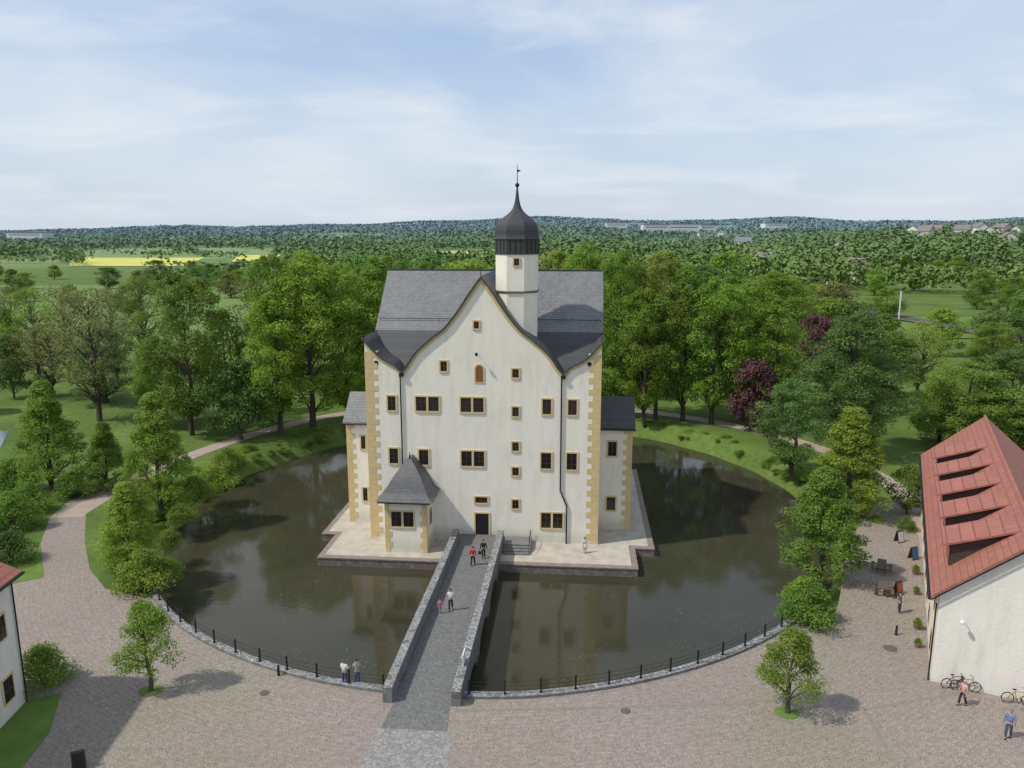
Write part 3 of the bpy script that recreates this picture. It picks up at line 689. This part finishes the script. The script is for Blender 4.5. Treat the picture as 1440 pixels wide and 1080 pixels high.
for k in range(110):
    d=rng.uniform(115,195) if k%5<3 else rng.uniform(-24,65)
    x,y=mp_(d,rng.uniform(1.5,5.0) if k%3 else rng.uniform(1.2,2.2)); w=rng.uniform(.4,1.5)*(1 if d>100 else .7)
    tree(x,y,-.2 if k%3 else -.8,w*rng.uniform(.5,.95),w,'bush',['mid','fresh','fresh'][k%3],'bush','low shrub on the grassy moat bank','shrubs along the moat bank','bush')
cnt=0; tries=0
pos=[]
while cnt<250 and tries<30000:
    tries+=1
    y=115+ (rng.random()**1.2)*480; a=rng.uniform(-.72,.72); x=a*y
    d=math.hypot(x-MC[0],y-MC[1])
    if d<62: continue
    if a<-.28 and rng.random()<.55: continue
    if -.58<a<-.3 and 430<y and rng.random()<.4: continue
    if a>.42 and 165<y<240 and rng.random()<.9: continue
    if -.12<a<-.02 and y>330: continue
    nz=math.sin(x*.03+1)+math.sin(y*.027+x*.012)
    if nz<-.6 and abs(a)>.2 and rng.random()<.9: continue
    if any((x-px)**2+(y-py)**2<(6.5 if abs(a)<.3 else 7.0)**2 for px,py in pos): continue
    pos.append((x,y)); cnt+=1
    h=rng.uniform(13,22) if abs(a)<.35 else rng.uniform(8,15)
    if y>260: h=min(h,rng.uniform(8,13))
    kd='midd' if y>170 else ('big' if rng.random()<.6 else 'tallt')
    mt=rng.choice(['mid','fresh','dark','blue','brown','yellow'],p=[.3,.36,.1,.08,.1,.06])
    if a<-.3 and rng.random()<.5 and y<300: kd='sparse'; mt='brown'
    tree(x,y,terr(x,y)-.1,h,h*rng.uniform(.38,.54),kd,mt,label=LBL[mt],group='parkland trees beyond the moat')
def far():
    # continuous woodland canopy, hedgerows and open meadows: leaf masses filling irregular wood parcels
    r=np.random.default_rng(9); N=900000
    y=330*(15.0**(r.random(N)**.85)); a=r.uniform(-.78,.78,N); x=a*y
    wx=x+60*np.sin(y*.006+1)+25*np.sin(x*.017+y*.011); wy=y+50*np.sin(x*.005+2)+20*np.sin(x*.019)
    sc_=np.where(y<1200,1.0,.55)
    m=np.sin(wx*.0085*sc_+1.3)+np.sin(wy*.0105*sc_+wx*.0021+.4)+.6*np.sin(wx*.021*sc_-wy*.013)+.35*np.sin(wx*.047+wy*.031)
    thr=np.where(a<-.25,.35,np.where(a>.15,-.95,-.5)); thr=np.where(y>1100,-.25,thr); thr=np.where(y>2600,-.6,thr)
    wood=m>thr
    hedge=(np.abs(np.sin(wy*.0145+.5*np.sin(wx*.004)))<.05)|((np.abs(np.sin(wx*.0075+wy*.003))<.035)&(y<2000))
    keep=wood|(hedge&(y<3000))
    keep&=~((a>-.54)&(a<-.31)&(y>650)&(y<860)&~((y>735)&(y<745)&(np.sin(x*.09)>.3)))
    keep&=~((y>600)&(y<1100)&(a>-.10)&(a<-.015))
    keep&=~((y<440)&(a<.12)); keep&=~((a<.6)&(y<345))
    x,y,a,wood=x[keep],y[keep],a[keep],wood[keep]
    n=min(len(x),330000); x,y,a,wood=x[:n],y[:n],a[:n],wood[:n]
    zt=np.array([terr(p,q) for p,q in zip(x,y)])
    # crowns of different size and height, jittered on a warped cell pattern
    cs=8.0+ y*.003
    gx=np.floor(x/cs+.35*np.sin(y*.07)); gy=np.floor(y/(cs*1.1)+.35*np.sin(x*.06))
    hsh=np.modf(np.abs(np.sin(gx*12.9898+gy*78.233)*43758.5453))[0]
    fx=(x/cs+.35*np.sin(y*.07))-gx-.5; fy=(y/(cs*1.1)+.35*np.sin(x*.06))-gy-.5
    dome=np.sqrt(np.clip(1-(fx*fx+fy*fy)*2.2,0,1))
    h=np.where(wood,8.5+6*hsh,4+4*hsh)*(.55+.45*dome)
    z=zt+h*(1-.75*r.random(n)**2.2)
    P=np.stack([x,y,z],1)
    nn=np.stack([fx*1.3,fy*1.3,np.full(n,.75)],1)+r.normal(size=(n,3))*.4; nn/=np.linalg.norm(nn,axis=1)[:,None]
    t=np.cross(nn,r.normal(size=(n,3))); t/=np.linalg.norm(t,axis=1)[:,None]; bt=np.cross(nn,t)
    s=((.55+y*.0013)*(.6+.9*r.random(n)))[:,None]
    V=np.stack([P-t*s,P-bt*s*.75,P+t*s,P+bt*s*.75],1).reshape(-1,3)
    m_,n_,b_=newmat('far_foliage'); b_.inputs['Roughness'].default_value=.9; b_.inputs['Specular IOR Level'].default_value=.05
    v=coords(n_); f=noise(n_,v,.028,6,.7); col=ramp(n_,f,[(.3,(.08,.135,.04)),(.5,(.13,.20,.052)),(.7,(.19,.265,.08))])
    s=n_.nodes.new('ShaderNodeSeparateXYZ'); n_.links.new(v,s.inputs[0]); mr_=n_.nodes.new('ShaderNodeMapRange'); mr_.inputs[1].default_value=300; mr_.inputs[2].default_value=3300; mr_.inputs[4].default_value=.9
    n_.links.new(s.outputs[1],mr_.inputs[0]); n_.links.new(mix(n_,mr_.outputs[0],col,(.18,.25,.295)),b_.inputs['Base Color'])  # blue-grey haze put into the foliage colour, stronger farther off
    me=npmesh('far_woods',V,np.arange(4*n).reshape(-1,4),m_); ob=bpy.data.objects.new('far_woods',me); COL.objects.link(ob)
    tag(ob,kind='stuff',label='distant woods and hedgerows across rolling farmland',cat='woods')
    print('far quads',n)
far()
# ------------------------------------------------------------------ fields
def patch(name,q,mat,off=.4,n=10,m=10,**k):
    b=B(); vs=[];fs=[]
    q=[Vector((p[0],p[1])) for p in q]
    for i in range(n+1):
        for j in range(m+1):
            s,t=i/n,j/m; p=(q[0]*(1-s)+q[1]*s)*(1-t)+(q[3]*(1-s)+q[2]*s)*t
            vs.append((p.x,p.y,terr(p.x,p.y)+off))
    for i in range(n):
        for j in range(m): a=i*(m+1)+j; fs.append((a,a+m+1,a+m+2,a+1))
    b.add(vs,fs); return b.obj(name,mat,kind='structure',**k)
patch('rapeseed_field',[(-375,670),(-285,690),(-330,850),(-470,840)],'rape',label='yellow flowering rapeseed field')
patch('rapeseed_field',[(-270,760),(-235,760),(-260,900),(-310,900)],'rape',label='yellow flowering rapeseed field')
patch('rapeseed_field',[(-75,640),(-15,650),(-20,950),(-100,950)],'rape',label='yellow flowering rapeseed field')
patch('meadow',[(105,200),(175,205),(190,250),(120,250)],'lawn',.25,label='green meadow beyond the railway')
patch('meadow',[(-230,190),(-70,180),(-110,420),(-330,400)],simple('meadow_grass',(.15,.235,.055),(.11,.18,.045),.03,.95),.15,label='open green meadow with scattered trees')
patch('pond',[(-92,92),(-64,93),(-71,107),(-98,110)],simple('pale_pond_water',(.16,.19,.20),(.13,.16,.17),.2,.1),.03,2,2,label='small pale pond beside the park')
patch('railway_bed',[(130,165),(138,168),(119,300),(111,298)],'ballast',.6,3,12,label='brown ballasted railway bed')
for dx in (1.5,3,5,6.5):
    b=B(); b.tube([(130+dx,165,terr(130,165)+.72),(111+dx,298,terr(111,298)+.72)],.08,4); b.obj('rail','steel',label='long steel railway rail on ballast',cat='rail',group='railway rails')
for (x,y) in ((118,238),(128,188),(112,280)):
    e=empty('catenary_mast',(x,y,0),0,label='grey steel railway catenary mast',cat='mast',group='railway masts')
    b=B(); b.box(-.15,.15,-.15,.15,0,9.5); b.obj('pole','white',e)
    b=B(); b.tube([(0,0,7.6),(3.5,0,7.9)],.06,5); b.tube([(0,0,6.4),(3.5,0,7.8)],.05,5); b.obj('bracket','steel',e)
# ------------------------------------------------------------------ village houses
wallm=[simple('house_wall_%d'%i,c,None,.5,.9) for i,c in enumerate([(.68,.68,.66),(.58,.55,.50),(.52,.52,.52)])]
roofm=[simple('house_roof_%d'%i,c,None,.8,.85) for i,c in enumerate([(.19,.20,.22),(.26,.20,.185),(.22,.20,.19)])]
def house(u,v,w,d,h,rh,rot,i,rise=0):
    p=GT(u,v); e=empty('house',(p.x,p.y,p.z+rise),rot,label=['pale house with dark pitched roof on hillside','beige house with dull red pitched roof among trees','grey house with brown pitched roof among trees'][i%3],cat='house')
    b=B(); b.ext([(-w/2,-9),(-w/2,h),(0,h+rh),(w/2,h),(w/2,-9)],-d/2,d/2,'y'); b.obj('wall',wallm[i%3],e)
    b=B(); b.ext([(-w/2-.5,h-.3),(0,h+rh+.05),(0,h+rh+.4),(-w/2-.5,h+.05)],-d/2-.5,d/2+.5,'y'); b.ext([(w/2+.5,h-.3),(0,h+rh+.05),(0,h+rh+.4),(w/2+.5,h+.05)],-d/2-.5,d/2+.5,'y'); rr=b.obj('roof',roofm[i%3],e)
    b=B(); b.box(.8,1.5,-.4,.4,h+rh*.5,h+rh+1); b.obj('chimney',roofm[1],rr)
    for y in (-d/4,d/4):
        b=B(); b.box(w/2+.01,w/2+.05,y-.6,y+.6,1.2,2.6); b.obj('window','glass',e); b=B(); b.box(-w/2-.05,-w/2-.01,y-.6,y+.6,1.2,2.6); b.obj('window','glass',e)
    for x in (-w/4,w/4):
        b=B(); b.box(x-.6,x+.6,-d/2-.05,-d/2-.01,1.2,2.6); b.obj('window','glass',e)
for k,(u,v) in enumerate([(1285,338),(1312,336),(1352,342),(1375,338),(1390,344),(1408,338),(1428,342),(1200,392),(1075,382),(1045,357),(1180,362),(985,338),(1015,336),(1415,356),(1300,346)]):
    house(u,v,random.uniform(9,12),random.uniform(11,17),random.uniform(4.5,6.5),random.uniform(3.5,5),random.uniform(-1.2,1.2),k,rise=7 if v<360 else 3)
for (x,y,w,h) in ((385,2150,70,14),(480,2250,90,17),(300,2300,60,13),(560,2300,45,14),(820,2500,70,12),(-1150,1900,90,11)):
    e=empty('industrial_hall',(x,y,terr(x,y)+14),random.uniform(-.1,.1),label='long low white industrial hall in the distance',cat='building')
    b=B(); b.box(-w/2,w/2,-20,20,-14,h); b.obj('wall','hall',e)
    b=B(); b.ext([(-w/2-1,h+.01),(w/2+1,h+.01),(w/2+1,h+1),(0,h+3),(-w/2-1,h+1)],-21,21,'y'); b.obj('roof',roofm[0],e)
    b=B(); b.box(-w/2+6,w/2-6,-20.2,-20.02,h*.4,h*.55); b.obj('window',roofm[0],e)
# ------------------------------------------------------------------ people
def skinmesh(vs,es,rs,mat,sub=1):
    me=bpy.data.meshes.new('tmp'); me.from_pydata(vs,es,[]); o=bpy.data.objects.new('tmp',me); COL.objects.link(o)
    m=o.modifiers.new('s','SKIN'); m.use_smooth_shade=True
    sv=me.skin_vertices[0].data
    for i,r in enumerate(rs):
        sv[i].radius=r if isinstance(r,tuple) else (r,r)
        sv[i].use_root=(i==0)
    s=o.modifiers.new('d','SUBSURF'); s.levels=sub; s.render_levels=sub
    dg=bpy.context.evaluated_depsgraph_get(); dg.update()
    out=bpy.data.meshes.new_from_object(o.evaluated_get(dg)); bpy.data.objects.remove(o)
    out.materials.clear(); out.materials.append(mat)
    for p in out.polygons: p.use_smooth=True; p.material_index=0
    return out
CM={}
def cm(c):
    k=tuple(c)
    if k not in CM: CM[k]=simple('cloth_%d'%len(CM),c,tuple(x*.75 for x in c),6,.85)
    return CM[k]
skinmat=simple('skin',(.50,.30,.21),(.46,.27,.19),5,.6)
def person(loc,rz_,label,shirt,trou,hair=(.05,.03,.02),h=1.72,lk=(-.05,.02),la=(.0,.0),le=(.0,-.05),lw=(-.1,-.12),elx=(.25,.25),wx=(.26,.26),wz=(.86,.86),ez_=(1.14,1.14),long=True,skirt=False,longhair=False,shorts=False,group=None):
    e=empty('person',loc,rz_,label=label,cat='person',group=group)
    s=h/1.72
    vs=[(0,0,.95),(0,0,1.12),(0,.005,1.32),(0,.01,1.46),(0,0,1.54),(0,-.012,1.62),(0,0,1.70)]
    es=[(0,1),(1,2),(2,3),(3,4),(4,5),(5,6)]; rs=[(.155,.115),(.13,.10),(.165,.11),(.055,.055),(.055,.06),(.078,.095),(.055,.06)]
    nl=[];
    for k,sx in enumerate((-1,1)):
        i=len(vs); vs+=[(sx*.09,0,.88),(sx*.10,lk[k],.49),(sx*.10,la[k],.09),(sx*.115,la[k]-.16,.035)]
        es+=[(0,i),(i,i+1),(i+1,i+2),(i+2,i+3)]; rs+=[.09,.058,.04,.032]; nl.append(i)
    na=[]
    for k,sx in enumerate((-1,1)):
        i=len(vs); vs+=[(sx*.175,0,1.40),(sx*elx[k],le[k],ez_[k]),(sx*wx[k],lw[k],wz[k])]
        es+=[(2,i),(i,i+1),(i+1,i+2)]; rs+=[.058,.042,.028]; na.append(i)
    S=lambda L:[(a*s,b*s,c*s) for a,b,c in L]
    me=skinmesh(S(vs),es,[tuple(x*s for x in (r if isinstance(r,tuple) else (r,r))) for r in rs],skinmat,1)
    b=B()
    for k,sx in enumerate((-1,1)):
        w=Vector(vs[na[k]+2]); el=Vector(vs[na[k]+1]); d=(w-el).normalized(); side=Vector((0,1,0)); side=(side-d*side.dot(d)).normalized()
        pc=w+d*.045; b.tube([w,pc,w+d*.085],[.026,.034,.030],6)
        for f,(o,l) in enumerate(((-.027,.062),(-.009,.072),(.009,.068),(.026,.052))):
            p0=w+d*.08+side*o; inw=Vector((-sx*.35,0,0)); b.tube([p0,p0+d*l*.5,p0+d*l+inw*l*.8],[.0095,.009,.006],5)
        p0=w+d*.03-side*.028; b.tube([p0,p0-side*.025+d*.025,p0-side*.03+d*.05],[.011,.010,.007],5)
    b.tube([(0,-.10,1.635),(0,-.128,1.605)],[.009,.015],5)
    b.ball((-.082,0,1.62),(.012,.02,.03),n=6,m=4); b.ball((.082,0,1.62),(.012,.02,.03),n=6,m=4)
    bm=bmesh.new(); bm.from_mesh(me); o0=b.obj('x',skinmat); o0.data.transform(Matrix.Scale(s,4)); bm.from_mesh(o0.data); bpy.data.objects.remove(o0); bm.to_mesh(me); bm.free()
    bo=bpy.data.objects.new('body',me); bo.parent=e; COL.objects.link(bo)
    def sub(name,idx,ed,rr,c,m=None):
        mm=skinmesh(S([vs[i] if not isinstance(i,tuple) else i for i in idx]),ed,[tuple(x*s for x in (r if isinstance(r,tuple) else (r,r))) for r in rr],m or cm(c),1)
        o=bpy.data.objects.new(name,mm); o.parent=e; COL.objects.link(o); return o
    a,c=na
    cuff=lambda i:tuple(Vector(vs[i+1]).lerp(Vector(vs[i+2]),.9))
    sub('shirt',[0,1,2,(0,.01,1.44),a,a+1,cuff(a),c,c+1,cuff(c)] if long else [0,1,2,(0,.01,1.44),a,tuple(Vector(vs[a]).lerp(Vector(vs[a+1]),.5)),tuple(Vector(vs[a]).lerp(Vector(vs[a+1]),.75)),c,tuple(Vector(vs[c]).lerp(Vector(vs[c+1]),.5)),tuple(Vector(vs[c]).lerp(Vector(vs[c+1]),.75))],
        [(0,1),(1,2),(2,3),(2,4),(4,5),(5,6),(2,7),(7,8),(8,9)],[(.18,.135),(.16,.12),(.19,.13),.07,.075,.056,.042,.075,.056,.042],shirt)
    i,j=nl
    if skirt:
        q=B(); q.lathe([(.15*s,1.0*s),(.2*s,.8*s),(.27*s,.5*s)],12); q.obj('skirt',cm(trou),e,smooth=True)
    else:
        en=.45 if shorts else .97
        A=lambda i_: (tuple(Vector(vs[i_+1]).lerp(Vector(vs[i_+2]),en)))
        sub('trousers',[(0,0,1.0),0,i,i+1,A(i),j,j+1,A(j)],[(0,1),(1,2),(2,3),(3,4),(1,5),(5,6),(6,7)],[(.15,.115),(.172,.13),.105,.076,.066,.105,.076,.066],trou)
    for k,ix in enumerate(nl):
        q=B(); an=Vector(vs[ix+2])*s; q.ball((an.x+.005,an.y-.07*s,.045*s),(.05*s,.14*s,.045*s),n=8,m=5); q.obj('shoe','iron',e,smooth=True)
    q=B(); q.ball((0,.022*s,1.672*s),(.093*s,.10*s,.085*s),n=10,m=6)
    q.obj('hair',cm(hair),e,smooth=True)
    for sx in (-1,1):
        q=B(); q.ball((sx*.03*s,-.098*s,1.63*s),.011*s,n=6,m=4); q.obj('eye','iron',e)
    q=B(); q.box(-.022*s,.022*s,-.106*s,-.09*s,1.572*s,1.580*s); q.obj('mouth',cm((.3,.1,.08)),e)
    return e
def onb(u,v):
    z=-.2
    for _ in range(4):
        p=G(u,v,z); l=Ri@(p-CO); z=deck(l.y)
    return G(u,v,z)
person(onb(665,795),2.9,'person in red jacket and dark trousers walking on bridge',(.55,.03,.03),(.02,.02,.03),lk=(-.14,.06),la=(-.2,.2))
person(onb(680,785),.1,'person in black clothing standing on bridge holding a bag',(.02,.02,.022),(.03,.03,.035),lk=(-.05,.02))
bg=onb(680,785)
b=B(); b.ext([(-.14,0),(.14,0),(.11,.28),(-.11,.28)],-.05,.05,'y'); b.tube([(-.08,0,.28),(-.05,0,.42),(.05,0,.42),(.08,0,.28)],.012,5); b.obj('handbag','iron',loc=(bg.x-.33,bg.y-.1,bg.z+.42),label='black handbag held by the standing person',cat='bag')
person(onb(634,858),.0,'person in white shirt and dark trousers walking over bridge',(.72,.72,.70),(.03,.03,.05),lk=(-.14,.05),la=(-.18,.22),long=False)
person(onb(619,862),.3,'small child in pink top walking on the bridge',(.62,.25,.30),(.45,.30,.35),h=1.15,lk=(-.1,.05),la=(-.1,.15))
person(G(485,963),2.8,'person in white shirt and jeans looking over moat wall',(.70,.70,.70),(.07,.09,.16),(.12,.09,.06),lw=(-.3,-.3),wz=(1.08,1.08),wx=(.15,.15))
person(G(503,962),-2.9,'person in grey shirt and blue jeans standing by moat wall',(.30,.31,.33),(.09,.12,.2),(.04,.03,.02),lw=(-.28,-.28),wz=(1.35,1.35),wx=(.1,.1))
person(Vector(c2w(9.6,-2.1,-1.0)),.4,'person in pale dress standing on gravel platform',(.75,.72,.70),(.7,.66,.62),skirt=True,h=1.5)
person(G(1353,992),-1.2,'person in pink and white top with dark trousers walking',(.60,.35,.38),(.03,.03,.045),(.45,.42,.38),lk=(-.16,.06),la=(-.2,.22),long=False,h=1.66)
person(G(1417,1038),-.7,'person in blue checked shirt and jeans walking on cobbles',(.16,.22,.36),(.07,.09,.15),(.2,.18,.16),lk=(-.14,.05),la=(-.15,.2),h=1.78)
person(G(1264,862),1.2,'person in dark clothing standing near the cafe tables',(.08,.08,.10),(.04,.04,.05),h=1.7)
# ------------------------------------------------------------------ bicycles
tyre=simple('rubber',(.015,.015,.015),None,3,.8)
def bicycle(loc,rz_,col,label):
    e=empty('bicycle',loc,rz_,label=label,cat='bicycle',group='bicycles parked by the gable wall')
    R=.34
    for x in (-.53,.53):
        w=B(); w.tube([(x+R*math.cos(t),0,R+R*math.sin(t)) for t in np.linspace(0,2*math.pi,25)],.024,6,cap=False)
        wo=w.obj('wheel',tyre,e)
        r=B(); r.tube([(x+(R-.03)*math.cos(t),0,R+(R-.03)*math.sin(t)) for t in np.linspace(0,2*math.pi,25)],.01,5,cap=False); r.obj('rim','steel',wo)
        q=B()
        for k in range(12): t=k*math.pi/6; q.tube([(x,0,R),(x+(R-.03)*math.cos(t),0,R+(R-.03)*math.sin(t))],.003,3)
        q.obj('spokes','steel',wo)
    f=B(); bb=(-.05,0,.3);st_=(-.18,0,.78);hd=(.36,0,.82);hd2=(.39,0,.68)
    for a,c in ((bb,st_),(st_,hd),(bb,hd2),(bb,(-.53,0,R)),(st_,(-.53,0,R)),(hd,hd2),(hd2,(.53,0,R))): f.tube([a,c],.02,6)
    f.obj('frame',cm(col),e)
    f=B(); f.tube([hd,(.34,0,.98)],.013,5); f.tube([(.22,-.28,1.0),(.34,-.1,.99),(.34,.1,.99),(.22,.28,1.0)],.013,5); f.obj('handlebar','steel',e)
    f=B(); f.tube([st_,(-.2,0,.9)],.013,5); f.ball((-.22,0,.93),(.13,.07,.035)); f.obj('saddle','iron',e)
    f=B(); f.tube([(-.05,-.09,.3),(-.05,.09,.3)],.045,8); f.tube([(-.05,.09,.3),(.08,.09,.2)],.01,4); f.tube([(-.05,-.09,.3),(-.18,-.09,.4)],.01,4); f.obj('crank','steel',e)
bicycle(G(1342,968),.0,(.03,.05,.10),'dark blue bicycle standing beside the building gable')
bicycle(G(1357,972),-.25,(.25,.03,.03),'dark red bicycle standing beside the building gable')
bicycle(G(1430,990),-.3,(.35,.20,.05),'orange brown bicycle standing beside the building gable')
# ------------------------------------------------------------------ signs, planters, bollards
def aboard(loc,rz_,face,label,h=1.1):
    e=empty('sign_board',loc,rz_,label=label,cat='sign')
    for s_ in (-1,1):
        b=B(); y=s_*.28
        b.add([(-.33,y,0),(.33,y,0),(.33,s_*.03,h),(-.33,s_*.03,h),(-.33,y+s_*.03,0),(.33,y+s_*.03,0),(.33,s_*.06,h),(-.33,s_*.06,h)],[(0,1,2,3),(4,5,6,7),(0,1,5,4),(1,2,6,5),(2,3,7,6),(3,0,4,7)]); b.obj('frame','wood',e)
        b=B(); f=lambda t:(y+s_*.035)*(1-t)+s_*.065*t
        b.add([(-.28,f(.1),.1*h),(.28,f(.1),.1*h),(.28,f(.92),.92*h),(-.28,f(.92),.92*h)],[(0,1,2,3)]); b.obj('panel',cm(face),e)
aboard(G(1264,762),.3,(.62,.60,.58),'white and red advertising board standing on the plaza')
aboard(G(1284,786),.3,(.05,.12,.25),'blue advertising board standing near the building')
aboard(G(1262,836),.5,(.45,.14,.10),'red advertising board standing on the plaza')
aboard(G(112,1082),.5,(.03,.03,.03),'black chalk board in wooden frame on the plaza',1.1)
def planter(loc,r,label):
    e=empty('flower_pot',loc,0,label=label,cat='plant pot',group='potted plants along the building')
    b=B(); b.lathe([(r*.7,0),(r,r*1.3),(r*1.08,r*1.3),(r*1.08,r*1.45)],12); b.obj('pot','terracotta',e)
    cr=VAR['bush'][random.randrange(3)][0]; o=bpy.data.objects.new('foliage',cr); o.parent=e; o.location=(0,0,r*1.2); o.scale=(r*.7,r*.7,r*.75); COL.objects.link(o)
rbm=Matrix.Rotation(math.radians(-26.2),3,'Z')
for k,y in enumerate((4.2,7.0,13,17)):
    p=Vector((26.4,44.8,0))+rbm@Vector((-.65,y,0)); planter(p,.22+.05*(k%2),'terracotta pot with leafy plant beside the wall')
MAT['greywood']=simple('weathered_wood',(.13,.10,.08),(.09,.07,.055),6)
for (x,y) in ((-3.0,12),(-3.2,16.5)):
    p=Vector((26.4,44.8,0))+rbm@Vector((x,y,0)); e=empty('picnic_table',p,math.radians(-26),label='brown wooden picnic table with benches on the plaza',cat='table',group='picnic tables by the cafe')
    b=B(); b.box(-.35,.35,-.8,.8,.70,.75); b.obj('table_top','greywood',e)
    for s_ in (-1,1):
        b=B(); b.box(s_*.68-.12,s_*.68+.12,-.8,.8,.41,.45); b.obj('bench','greywood',e)
        b=B(); b.box(-.68,.68,s_*.6-.04,s_*.6+.04,.34,.409); b.box(-.33,-.25,s_*.6-.035,s_*.6+.035,0,.699); b.box(.25,.33,s_*.6-.035,s_*.6+.035,0,.699); b.obj('leg','greywood',e)
for (u,v) in ((1260,893),(392,950)):
    p=G(u,v); e=empty('bollard',p,0,label='short dark metal bollard on the plaza',cat='bollard'); b=B(); b.lathe([(.11,0),(.1,.08),(.08,.1),(.075,.6),(.09,.64),(.06,.72),(.01,.75)],10); b.obj('post','iron',e)
for (u,v,r) in ((1252,912,.45),(880,1000,.3),(372,975,.3)):
    p=G(u,v); b=B(); b.tube([(0,0,.0),(0,0,.03)],r,20); b.tube([(0,0,.03),(0,0,.036)],r*.8,20); b.obj('manhole_cover',simple('cast_iron',(.13,.11,.095),None,8,.7),loc=p,label='round iron manhole cover set in cobbles',cat='manhole cover')
p=c2w(BX1-.2,BY+3.2,1.0); e=empty('notice_board',p,CR,label='small white notice panel on the bridge parapet',cat='sign'); b=B(); b.box(-.03,.03,-.45,.45,-.1,.75); b.obj('panel','white',e)
b=B(); b.box(-.05,-.031,-.4,.4,.0,.7); b.obj('print',cm((.25,.35,.5)),e)
# ------------------------------------------------------------------ camera, light, sky
cam=bpy.data.cameras.new('camera'); co=bpy.data.objects.new('camera',cam); COL.objects.link(co)
co.location=(0,0,CH); co.rotation_euler=(math.pi/2-PITCH,0,0); cam.sensor_width=36; cam.lens=FPX/1440*36; cam.clip_end=20000; cam.clip_start=.5
sc.camera=co
az=Vector((-.95,-.30,0)).normalized(); EL=math.radians(51)
S=Vector((az.x*math.cos(EL),az.y*math.cos(EL),math.sin(EL)))
sl_=bpy.data.lights.new('sun','SUN'); sl_.energy=3.35; sl_.angle=math.radians(1.4); sl_.color=(1,.95,.87)
so=bpy.data.objects.new('sun',sl_); so.rotation_euler=S.to_track_quat('Z','Y').to_euler(); so.location=(-50,0,80); COL.objects.link(so)
w=bpy.data.worlds.new('World'); sc.world=w; w.use_nodes=True; n=w.node_tree; bgn=n.nodes['Background']; bgn.inputs[1].default_value=.15
sk=n.nodes.new('ShaderNodeTexSky'); sk.sky_type='NISHITA'; sk.sun_disc=False; sk.sun_elevation=EL; sk.sun_rotation=math.atan2(az.x,az.y); sk.air_density=1.0; sk.dust_density=1.2; sk.ozone_density=2.0
tc=n.nodes.new('ShaderNodeTexCoord'); sx=n.nodes.new('ShaderNodeSeparateXYZ'); n.links.new(tc.outputs['Generated'],sx.inputs[0])
ad=n.nodes.new('ShaderNodeMath'); ad.operation='ADD'; ad.inputs[1].default_value=.17; n.links.new(sx.outputs[2],ad.inputs[0])
dv=n.nodes.new('ShaderNodeVectorMath'); dv.operation='SCALE'; iv=n.nodes.new('ShaderNodeMath'); iv.operation='DIVIDE'; iv.inputs[0].default_value=1; n.links.new(ad.outputs[0],iv.inputs[1])
n.links.new(tc.outputs['Generated'],dv.inputs[0]); n.links.new(iv.outputs[0],dv.inputs['Scale'])
def cloud(sc_,rot,loc,scale,det,lo_,hi_,amt,dist):
    mp=n.nodes.new('ShaderNodeMapping'); mp.inputs['Scale'].default_value=(sc_[0],sc_[1],0); mp.inputs['Rotation'].default_value=(0,0,rot); mp.inputs['Location'].default_value=loc; n.links.new(dv.outputs[0],mp.inputs[0])
    nz=n.nodes.new('ShaderNodeTexNoise'); nz.inputs['Scale'].default_value=scale; nz.inputs['Detail'].default_value=det; nz.inputs['Roughness'].default_value=.56; nz.inputs['Distortion'].default_value=dist; n.links.new(mp.outputs[0],nz.inputs['Vector'])
    return ramp(n,nz.outputs[0],[(lo_,0.0),(hi_,amt)])
base=mix(n,.5,sk.outputs[0],(3.2,4.2,5.8))
col=mix(n,cloud((.7,.6),.25,(3.1,1.2,0),.9,8,.40,.72,.8,.3),base,(5.4,5.65,6.0))
col=mix(n,cloud((.8,1.1),-.2,(1.3,5.2,0),1.3,9,.48,.72,.75,.3),col,(6.0,6.1,6.3))
hz=n.nodes.new('ShaderNodeMapRange'); hz.inputs[1].default_value=0; hz.inputs[2].default_value=.24; hz.inputs[3].default_value=.68; hz.inputs[4].default_value=0; n.links.new(sx.outputs[2],hz.inputs[0])
col=mix(n,hz.outputs[0],col,(4.5,5.0,5.65))
n.links.new(col,bgn.inputs[0])
sc.view_settings.view_transform='Standard'; sc.view_settings.look='None'; sc.view_settings.exposure=0
print('trees',TC['n'])
